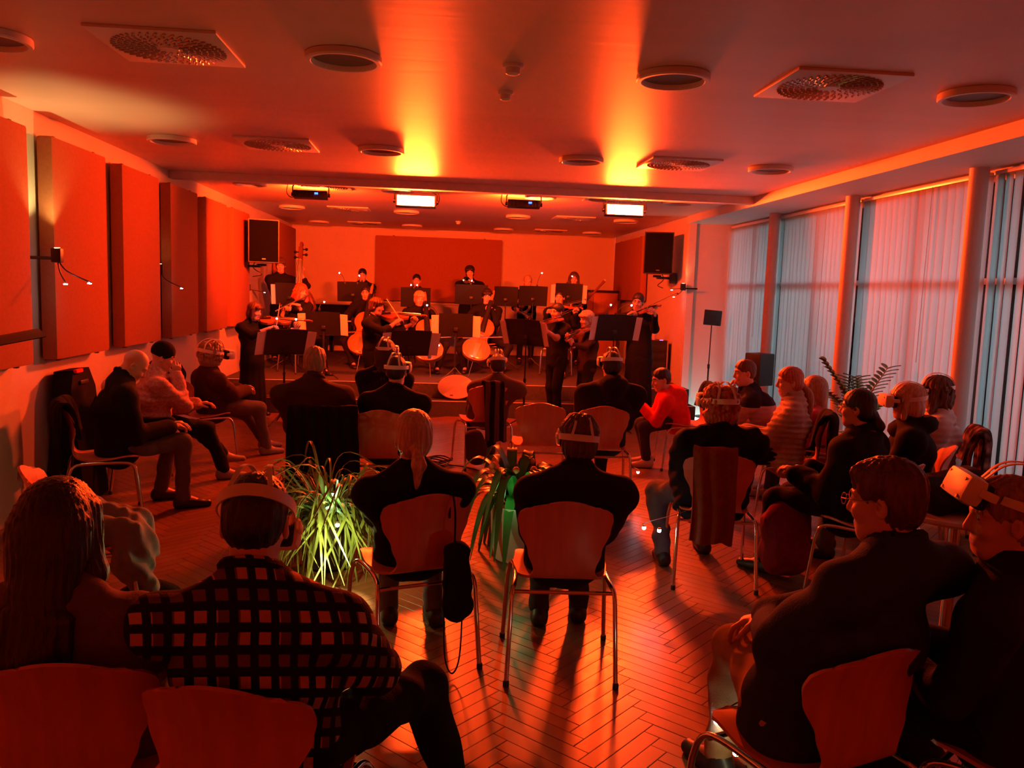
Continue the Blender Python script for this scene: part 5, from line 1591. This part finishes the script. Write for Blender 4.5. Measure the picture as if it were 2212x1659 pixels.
for (p, d, l, n) in (
    ((-1.625, 11.700, 1.359), (.05, .10, .10), 'clip light on the stand in front of the flutist', 1),
    ((-1.550, 14.150, 1.733), (-.10, .08, .17), 'clip light on the stand of the left clarinettist', 1),
    ((-1.343, 14.150, 1.740), (.02, .10, .13), 'second clip light on the stand of the left clarinettist', 1),
    ((-0.401, 14.100, 1.695), (0, .06, .05), 'clip light with two bright heads before the big panel', 2),
    ((-1.953, 10.150, 1.122), (.02, .12, .15), 'clip light on the stand of the girl with a bob', 1),
    ((-1.762, 10.150, 1.150), (.06, .10, .12), 'second clip light on the stand of the girl with a bob', 1),
    ((0.004, 11.700, 1.320), (-.15, .1, .14), 'clip light on the stand between the cellos, left', 1),
    ((0.425, 11.700, 1.334), (-.02, .16, -.22), 'clip light aimed at the right cello', 1),
    ((0.133, 11.700, 1.311), (-.10, .22, -.42), 'clip light aimed at the left cello', 1),
    ((0.548, 14.000, 1.789), (.02, .14, .06), 'clip light in front of the trumpeter', 1),
    ((1.642, 13.800, 1.795), (.08, .05, .22), 'thin clip light sticking up by the horn player', 1),
    ((2.115, 13.600, 1.856), (.10, .12, .12), 'clip light in front of the bassoonist', 1),
    ((2.067, 10.000, 1.451), (.05, .06, .12), 'clip light on the stand of the tall woman', 1),
    ((2.170, 10.000, 1.454), (.20, .04, .12), 'second clip light on the stand of the tall woman', 1)):
    clip_light(p, d, l, n, .05)
for i, (p, e) in enumerate((((-0.090, 12.100, 1.036), .35), ((0.578, 12.300, 1.045), .35))):      # light of the clip LEDs on the cellos
    L = bpy.data.lights.new('clip_led_glow', 'POINT'); L.energy = 1.4; L.color = (.95, .85, .6); L.shadow_soft_size = .012
    o = bpy.data.objects.new('clip_led_glow', L); link(o); o.location = (p[0], p[1] - .12, p[2])

# ------------------------------------------------------------------ stage furniture
r = empty('grand_piano', (-1.85, 15.9, SF), 0, 'black grand piano with closed lid behind the flutist', 'piano')
PIANO = mat('piano_lacquer', (.008, .008, .008), .12)
oc = [(-.75, .7), (-.75, -.7), (.75, -.7), (.75, -.1), (.55, .1), (.35, .55), (.0, .75), (-.5, .76)]
MB().prism(oc, .62, .92).build('case', PIANO, r); MB().prism([(x * 1.02, y * 1.02) for x, y in oc], .925, .955).build('lid', PIANO, r)
for x, y in ((-.62, -.55), (.62, -.55), (-.2, .55)): MB().tube([(x, y, 0), (x, y, .05), (x, y, .62)], [.03, .035, .06], 8).build('leg', PIANO, r)
MB().box((0, -.74, .66), (1.3, .12, .02), b=.004).build('keyboard', WHITE_PL, r)
r = empty('cabinet', (2.95, 15.9, SF), 0, 'tall wooden cabinet with a dark top behind the bassoonist', 'cabinet')
WOODC = mat('cabinet_veneer', (.42, .16, .08), .5, var=.1, scale=6, stretch=(6, 6, .6))
MB().box((0, 0, .68), (.95, .5, 1.30), b=.006).build('carcass', WOODC, r); MB().box((0, 0, 1.35), (1.12, .58, .045), b=.005).build('top_board', BLKM, r)
for sx in (-1, 1):
    d = MB().box((sx * .235, -.258, .68), (.455, .018, 1.24), b=.004).build('door', WOODC, r); MB().tube([(sx * .04, -.285, .62), (sx * .04, -.285, .74)], .006, 6).build('handle', CHROME, d)
r = empty('flight_case', (3.33, 12.5, SF), .1, 'black rack case with cables right of the tall woman', 'rack case')
MB().box((0, 0, .32), (.30, .40, .62), b=.008).build('shell', BLKM, r)
for sx in (-1, 1): MB().box((sx * .145, -.2, .32), (.022, .022, .63), b=.004).build('edge_rail', STEEL, r)
for k in range(4): MB().box((0, -.203, .12 + .13 * k), (.25, .012, .09), b=.003).build('rack_unit', mat('rack_dark', (.03, .03, .035), .4, .4), r)
MB().box((.05, -.18, .635), (.05, .03, .008)).build('indicator', mat('violet_led', (0, 0, 0), .3, emit=(.5, .15, 1.0), es=3), r)
for k in range(2):
    b = empty('bottle', (3.25 + .07 * k, 12.48, SF + .63), 0, ('clear bottle on the rack case, left', 'clear bottle on the rack case, right')[k], 'bottle')
    MB().lathe([(.028, 0), (.030, .02), (.030, .12), (.012, .17), (.012, .19)], 14).build('body', mat('bottle_plastic', (.5, .35, .3), .15), b); MB().lathe([(.014, .188), (.014, .205)], 12).build('cap', WHITE_PL, b)

# round white board leaning against the lower step
r = empty('round_table_top', label='round white table top leaning against the stage steps', cat='table top', mw=Matrix.Translation((0.277, 11.220, 0.377)) @ Matrix.Rotation(math.radians(74), 4, 'X'))
TTOP = mat('white_laminate', (.50, .40, .37), .45)
MB().lathe([(.001, -.009), (.24, -.009), (.247, -.003), (.247, .004), (.24, .009), (.001, .009)], 48, Matrix.Diagonal((1.0, .68, 1, 1)), caps=False).build('board', TTOP, r)
MB().box((-.06, -.115, .012), (.045, .012, .006), b=.002).build('latch', BRASS, r)

# tablet on a pole
r = empty('tablet_stand', (3.86, 11.45, 0), .15, 'black tablet clamped on a thin pole in front of the pier', 'tablet stand')
MB().tube([(0, 0, .02), (0, 0, .75)], .012, 8).build('lower_pole', BLKM, r); MB().tube([(0, 0, .72), (.01, 0, 1.32)], .008, 8).build('upper_pole', BLKM, r)
MB().lathe([(.018, .70), (.018, .76)], 10).build('clutch', BLKM, r); MB().lathe([(.16, 0), (.16, .012), (.03, .025)], 24).build('foot', BLKM, r)
MB().box((.01, -.02, 1.42), (.27, .022, .215), Matrix.Rotation(.06, 3, 'Y'), b=.012).build('tablet', BLKM, r)
MB().box((.02, .0, 1.42), (.05, .03, .20), b=.006).build('clamp', BLKM, r)
r = empty('monitor_speaker', (3.62, 9.0, 0), .5, 'small black speaker on a stand behind the bearded man', 'speaker')
MB().box((0, 0, .92), (.24, .22, .36), b=.012).build('cabinet', BLKM, r); MB().tube([(0, 0, .02), (0, 0, .75)], .018, 8).build('pole', BLKM, r); MB().lathe([(.17, 0), (.17, .015), (.03, .03)], 20).build('base', BLKM, r)

# ------------------------------------------------------------------ things on and around the chairs
hang('coat', 'long black coat hung over the chair of the grey-haired man', 'coat', BLK, (-.80, 6.12), 4, .46, .52, .16, .60, .022, 6, t=.014)
def stripe_mat():
    m = cloth('stripe', (.03, .02, .02)); nt = m.node_tree; b = nt.nodes['Principled BSDF']
    wv = nt.nodes.new('ShaderNodeTexWave'); wv.inputs['Scale'].default_value = 3.4; wv.inputs['Distortion'].default_value = .5; tc = nt.nodes.new('ShaderNodeTexCoord'); nt.links.new(tc.outputs['Object'], wv.inputs['Vector'])
    r = nt.nodes.new('ShaderNodeValToRGB'); r.color_ramp.elements[0].color = (.010, .008, .010, 1); r.color_ramp.elements[1].color = (.10, .06, .055, 1); r.color_ramp.elements[0].position = .45; r.color_ramp.elements[1].position = .6
    nt.links.new(wv.outputs['Fac'], r.inputs[0]); nt.links.new(r.outputs[0], b.inputs['Base Color'])
    return m
STRIPE = stripe_mat()
hang('scarf', 'dark striped scarf hanging down the chair back by the stage aisle', 'scarf', STRIPE, (.47, 8.00), 12, .20, .21, .28, .55, .006, 4, x0=.0, skew=.05, t=.008)
drape('handbag', 'brown handbag hanging on the chair with the striped scarf', 'bag', BROWN, [((.37, 7.66, .33), (.40, 7.66, .16), .075, .095, {'lat': (1, 0, 0), 'sx': 1.2})], .013, .005, 40)
hang('scarf', 'wide brown scarf draped over the chair of the curly-haired woman', 'scarf', cloth('scarf_brown', (.22, .065, .03)), (1.69, 4.80), -10, .25, .24, .30, .62, .012, 3, x0=-.03, skew=-.015, t=.008)
hang('coat', 'black coat on the chair back of the woman with the reddish ponytail', 'coat', BLK, (2.78, 6.18), 66, .44, .48, .24, .60, .02, 6, t=.014, seed=2)
hang('jacket', 'dark blue jacket over the chair of the child in red', 'jacket', NAVYD, (2.48, 8.02), 84, .44, .48, .30, .60, .02, 6, t=.014, seed=3)
drape('coat', 'pile of dark coats on the chair back beside the pink jumper', 'coat', BLK2, [((-2.46, 7.72, .86), (.16, .20, .09)), ((-2.38, 7.60, .84), (.13, .14, .08)), ((-2.52, 7.82, .80), (.10, .14, .14)), ((-2.50, 7.86, .80), (-2.52, 7.84, .35), .06, .08)], .015, .016, 38)
hang('coat', 'floral coat hung behind the woman next to the column', 'coat', FLORAL, (3.58, 5.55), 62, .44, .48, .22, .60, .02, 6, t=.014, seed=4)
chair(-1.64, 4.02, -70, 'empty beech chair under a grey coat at the left')
drape('coat', 'crumpled grey coat thrown over the empty chair at the left', 'coat', cloth('blue_grey', (.20, .22, .24)), [((-1.60, 3.98, .53), (.22, .19, .09)), ((-1.42, 3.98, .44), (.10, .17, .14)), ((-1.38, 3.92, .40), (-1.36, 3.95, .22), .08, .06), ((-1.72, 4.0, .60), (.12, .16, .12))], .011, .013, 62, crumple=True)
drape('bag', 'black bag on the floor below the grey coat', 'bag', BLK, [((-1.40, 4.15, .10), (.16, .12, .10)), ((-1.30, 4.05, .06), (.10, .08, .06))], .014, .006, 40, cuts=[((0, 0, -1), -.004)])
drape('bag', 'burgundy bag beside the chair of the dark-haired woman', 'bag', BURG, [((2.16, 4.78, .32), (.15, .13, .19)), ((2.16, 4.78, .15), (.16, .14, .14))], .014, .008, 36, cuts=[((0, 0, -1), -.004)])
drape('bag', 'black bag on the floor at the right picture edge', 'bag', BLK, [((1.62, 2.62, .14), (.15, .13, .14)), ((1.70, 2.58, .10), (.13, .12, .10))], .014, .006, 36, cuts=[((0, 0, -1), -.004)])
# umbrella bag on the blonde woman's chair
r = empty('shoulder_bag', (.115, 3.50, .40), .3, 'small black bag hanging by its strap from the blonde woman\'s chair', 'bag')
F_ = Field(); F_.cone((0, 0, .17), (0, -.01, -.08), .050, .060, k=.03, lat=(1, 0, 0), sx=1.15); v, q = F_.mesh(.011, noise=folds(3, .005, 50)); me = np_mesh('pouch', v, q); me.materials.append(BLK); link(bpy.data.objects.new('pouch', me), r)
MB().tube(smooth_pts([(-.01, .02, .20), (-.015, .01, .34), (-.02, .04, .425), (-.02, .07, .42), (-.02, .07, .30)], 5), .009, 6, flat=.4).build('strap', BLK2, r)
MB().tube(smooth_pts([(-.06, -.02, .10), (-.065, -.02, -.10), (-.055, -.02, -.30), (-.02, -.02, -.375), (.012, -.02, -.30), (.02, -.02, -.06)], 5), .006, 6, flat=.5).build('long_strap', BLK2, r)
o = MB().box((0, 0, 0), (.15, .21, .012), b=.003).build('notebook', PAPER, loc=(2.50, 6.27, .665)); o.rotation_euler = (.1, -.15, 1.0); tag(o, 'white notebook in the lap of the woman with the reddish ponytail', 'notebook')
# round table with coats at the right
r = empty('side_table', (2.55, 3.75, 0), 0, 'round white table with dark coats on it at the right', 'table')
MB().lathe([(.001, .70), (.36, .70), (.37, .712), (.36, .724), (.001, .724)], 40, caps=False).build('table_top', TTOP, r); MB().tube([(0, 0, .03), (0, 0, .70)], .028, 12).build('pole', CHROME, r); MB().lathe([(.24, 0), (.24, .012), (.04, .03)], 28).build('base', CHROME, r)
drape('coat', 'heap of dark coats on the round table at the right', 'coat', BLK, [((2.48, 3.80, .78), (.22, .20, .08)), ((2.66, 3.85, .80), (.18, .18, .09)), ((2.80, 3.72, .76), (.14, .14, .06)), ((2.42, 3.66, .76), (.10, .12, .05))], .014, .014, 34, cuts=[((0, 0, -1), -.727)])
# instrument case leaning on the wall
r = empty('instrument_case', label='tall black case leaning against the left wall behind the bald man', cat='case', mw=Matrix.Translation((-2.66, 6.55, 0)) @ Matrix.Rotation(-.10, 4, 'Y'))
MB().prism([(-.22, 0), (.22, 0), (.22, .85), (.14, 1.0), (-.14, 1.0), (-.22, .85)], -.07, .07, Matrix(((0, 0, 1, 0), (1, 0, 0, 0), (0, 1, 0, 0), (0, 0, 0, 1)))).build('shell', BLK, r)
MB().box((.08, 0, .9), (.012, .14, .03), b=.004).build('handle', BLKM, r)
MB().box((.08, -.08, .99), (.03, .12, .03), b=.01).build('strap', REDH, r)
hang('coat', 'black coat over the chair back of the bald man', 'coat', BLK, (-2.33, 6.03), -68, .44, .47, .30, .60, .018, 6, t=.012, seed=5)

# ------------------------------------------------------------------ plants
SPIDER = mat('spider_leaf', (.26, .32, .07), .5, var=.35, scale=12)
DARKLEAF = mat('strap_leaf', (.035, .13, .03), .35, var=.3, scale=6)
POTW = mat('white_pot', (.62, .56, .50), .35)
SOIL = mat('soil', (.03, .02, .015), .95)
def strap_leaf(L, w, a, rise, droop, fold=.25, n=9):
    """arching strap leaf from the origin in direction a"""
    P = []
    for i in range(n):
        t = i / (n - 1)
        r_ = L * (t * .75 + .05 * math.sin(t * 3)); z = rise * math.sin(min(1, t * 1.15) * PI * .62) - droop * t ** 2.2
        wd = w * (math.sin(PI * min(.98, t * .86 + .12)) ** .7)
        c, s_ = math.cos(a), math.sin(a)
        P.append([V(r_ * c - x * s_, r_ * s_ + x * c, z + abs(x) * fold) for x in (-wd, 0, wd)])
    return P
r = empty('spider_plant', (-.62, 4.98, 0), 0, 'bushy spider plant lit yellow-green by small LEDs', 'plant')
MB().lathe([(.12, 0), (.155, .02), (.18, .26), (.185, .28), (.17, .28), (.165, .25)], 28, caps=False).build('pot', mat('dark_pot', (.04, .03, .03), .5), r)
MB().lathe([(.001, .245), (.166, .25)], 24, caps=False).build('soil', SOIL, r)
rs = random.Random(3)
sm_ = [MB() for _ in range(10)]
smes = []
for k in range(10):
    sm_[k].sheet(strap_leaf(.34 + .035 * k, .0058 + .0011 * (k % 4), 0, .20 + .05 * (k % 5), .30 + .11 * (k % 4), .3, 12), .0012); me = sm_[k].mesh('leaf'); me.materials.append(SPIDER); smes.append(me)
for k in range(299):
    o = bpy.data.objects.new('leaf', smes[k % 10]); link(o, r); a = rs.uniform(0, 2 * PI)
    o.location = (.07 * math.cos(a) * rs.random(), .07 * math.sin(a) * rs.random(), .25 + rs.uniform(0, .03)); o.rotation_euler = (rs.uniform(-.6, .6), rs.uniform(-.45, .35), a); o.scale = [rs.uniform(.75, 1.25)] * 3
r = empty('strap_leaf_plant', (.53, 5.12, 0), 0, 'dark strap-leaved plant in a tall white pot between the two beech chairs', 'plant')
MB().lathe([(.115, 0), (.13, .01), (.155, .15), (.165, .34), (.168, .36), (.155, .36), (.15, .32)], 32, caps=False).build('pot', POTW, r)
MB().lathe([(.001, .325), (.152, .33)], 24, caps=False).build('soil', SOIL, r)
rs = random.Random(11)
for k in range(46):
    m = MB(); L = rs.uniform(.34, .62); m.sheet(strap_leaf(L, rs.uniform(.024, .038), k * 2.4 + rs.uniform(-.3, .3), rs.uniform(.12, .46), rs.uniform(.15, .70), .25, 12), .002)
    m.build('leaf', DARKLEAF, r, loc=(rs.uniform(-.04, .04), rs.uniform(-.04, .04), .33))
for k in range(5):
    a = rs.uniform(0, 6.28); m = MB(); m.tube(smooth_pts([(0, 0, .33), (.06 * math.cos(a), .06 * math.sin(a), .48), (.16 * math.cos(a), .16 * math.sin(a), .60)], 4), .005, 6); s_ = m.build('flower_stem', DARKLEAF, r)
    MB().ball((.16 * math.cos(a), .16 * math.sin(a), .61), .022, 10, 6).build('flower', mat('orange_flower', (.7, .25, .12), .6), s_)
r = empty('zz_plant', (3.72, 6.95, 0), 0, 'upright feather-leaved plant in a white pot before the window', 'plant')
MB().lathe([(.12, 0), (.14, .02), (.16, .50), (.165, .55), (.15, .55), (.148, .5)], 28, caps=False).build('pot', POTW, r)
MB().lathe([(.001, .50), (.148, .51)], 24, caps=False).build('soil', SOIL, r)
lm = MB(); lm.sheet([[V(x * math.sin(PI * min(.97, t * .9 + .05)) ** .8, t * .125, -.02 * t * t + abs(x) * .3) for x in (-.024, 0, .024)] for t in np.linspace(0, 1, 6)], .0015); lme = lm.mesh('leaf'); lme.materials.append(DARKLEAF)
for k, (a, h, le) in enumerate(((0.3, .62, .30), (2.6, .66, .30), (3.3, .50, .42), (5.2, .45, .35), (1.4, .5, .25), (4.1, .55, .22))):
    tip = Vector((le * math.cos(a), le * math.sin(a), .5 + h)); base = Vector((.03 * math.cos(a), .03 * math.sin(a), .5))
    pts = smooth_pts([base, base.lerp(tip, .5) + Vector((-.06 * math.cos(a), -.06 * math.sin(a), .04)), tip], 8)
    m = MB(); m.tube(pts, [.010 - .007 * i / len(pts) for i in range(len(pts))], 6); s_ = m.build('stem', DARKLEAF, r)
    for j in range(4, len(pts)):
        t = (pts[j] - pts[j - 1]).normalized(); sd = t.cross(Vector((0, 0, 1))).normalized()
        for sg in (-1, 1):
            o = bpy.data.objects.new('leaf', lme); link(o, s_); d = (sd * sg + t * .7).normalized(); o.matrix_basis = frame_mw(pts[j], d, (0, 0, 1) if abs(d.z) < .9 else (1, 0, 0))

# ------------------------------------------------------------------ small LED strings
def led_string(label, pts, leds, power=0.0, col=(1, 1, 1), m=LEDW, aim=None):
    r = empty('led_light', pts[0], 0, label, 'LED light', 'small LED lights among the chairs')
    o0 = Vector(pts[0])
    MB().tube([p - o0 for p in smooth_pts(pts, 6)], .0025, 5).build('wire', BLKM, r)
    for p in leds:
        MB().lathe([(.006, -.012), (.011, 0), (.010, .004)], 10, Matrix.Translation(Vector(p) - o0 + Vector((0, 0, .012)))).build('holder', BLKM, r); MB().ball(Vector(p) - o0, .012, 8, 6).build('led', m, r)
        if power:
            L = bpy.data.lights.new('led_glow', 'POINT'); L.energy = power; L.color = col; L.shadow_soft_size = .012; lo = bpy.data.objects.new('led_glow', L); link(lo, r); lo.location = Vector(p) - o0 + Vector((0, -.02, -.016))
    if aim:
        L = bpy.data.lights.new('led_beam', 'SPOT'); L.energy = 50; L.color = (1, .90, .50); L.spot_size = math.radians(84); L.spot_blend = .5; L.shadow_soft_size = .015
        lo = bpy.data.objects.new('led_beam', L); link(lo, r); lo.location = Vector(leds[0]) - o0 + Vector((.0, -.03, -.02)); lo.rotation_euler = (Vector(aim) - Vector(leds[0])).to_track_quat('-Z', 'Y').to_euler()
LEDY = mat('warm_led', (1, 1, 1), .5, emit=(1.0, .95, .45), es=60); LEDG = mat('green_led', (1, 1, 1), .5, emit=(.3, 1.0, .55), es=30)
led_string('pair of white LEDs dangling left of the curly-haired woman', [(1.47, 4.60, .46), (1.40, 4.62, .43), (1.252, 4.697, 0.360), (1.236, 4.644, 0.350)], [(1.234, 4.634, 0.350), (1.315, 4.597, 0.345)], .12, (.85, .9, 1))
led_string('white LED on a wire beside the tan trousers', [(1.0, 2.45, .42), (.97, 2.5, .36), (0.994, 2.617, 0.245)], [(0.994, 2.633, 0.250)], .08, (1, .95, .8))
led_string('yellow LED glowing beside the chair at bottom right', [(1.0, 2.44, .42), (1.02, 2.46, .30), (1.014, 2.491, 0.205)], [(1.017, 2.504, 0.210)], .18, (1, .9, .4), LEDY)
led_string('yellow-green LED shining into the spider plant', [(-.56, 4.85, .50), (-.55, 4.62, .54), (-0.515, 4.470, 0.421)], [(-0.515, 4.470, 0.400)], 5.0, (.95, 1.0, .35), LEDY, aim=(-.60, 4.36, 0))
led_string('bluish LED at the top of the spider plant', [(-.60, 4.9, .5), (-.58, 4.85, .54), (-0.584, 4.800, 0.503)], [(-0.584, 4.800, 0.487)], .5, (.6, 1, .8), LEDG)
led_string('green LED between the leaves of the strap-leaved plant', [(.56, 4.98, .52), (.56, 4.94, .50), (0.522, 4.900, 0.503)], [(0.522, 4.900, 0.486)], 1.0, (.25, 1, .3), LEDG)
led_string('green LED in the feather-leaved plant by the window', [(3.6, 6.7, .60), (3.58, 6.68, .64), (3.757, 6.700, 0.779)], [(3.758, 6.700, 0.763)], .4, (.3, 1, .5), LEDG)
led_string('LED on a thin wire hanging by the black hoodie', [(1.60, 6.62, .40), (1.63, 6.60, .30), (1.668, 6.550, 0.282)], [(1.669, 6.550, 0.259)], .05)
# cable coil and small things on the floor in the aisle
r = empty('cable_coil', (.02, 7.9, 0), 0, 'coiled black cable on the floor of the aisle', 'cable')
for k in range(5): MB().tube([((.11 + .012 * k) * math.cos(a), (.09 + .01 * k) * math.sin(a), .008 + .014 * k + .01 * math.sin(3 * a + k)) for a in np.linspace(0, 2 * PI, 25)[:-1]], .007, 6, closed=True).build('loop', BLKM, r)
MB().tube(smooth_pts([(.12, 0, .01), (.3, -.1, .008), (.5, -.4, .008), (.6, -.9, .008)], 6), .006, 6).build('tail', BLKM, r)
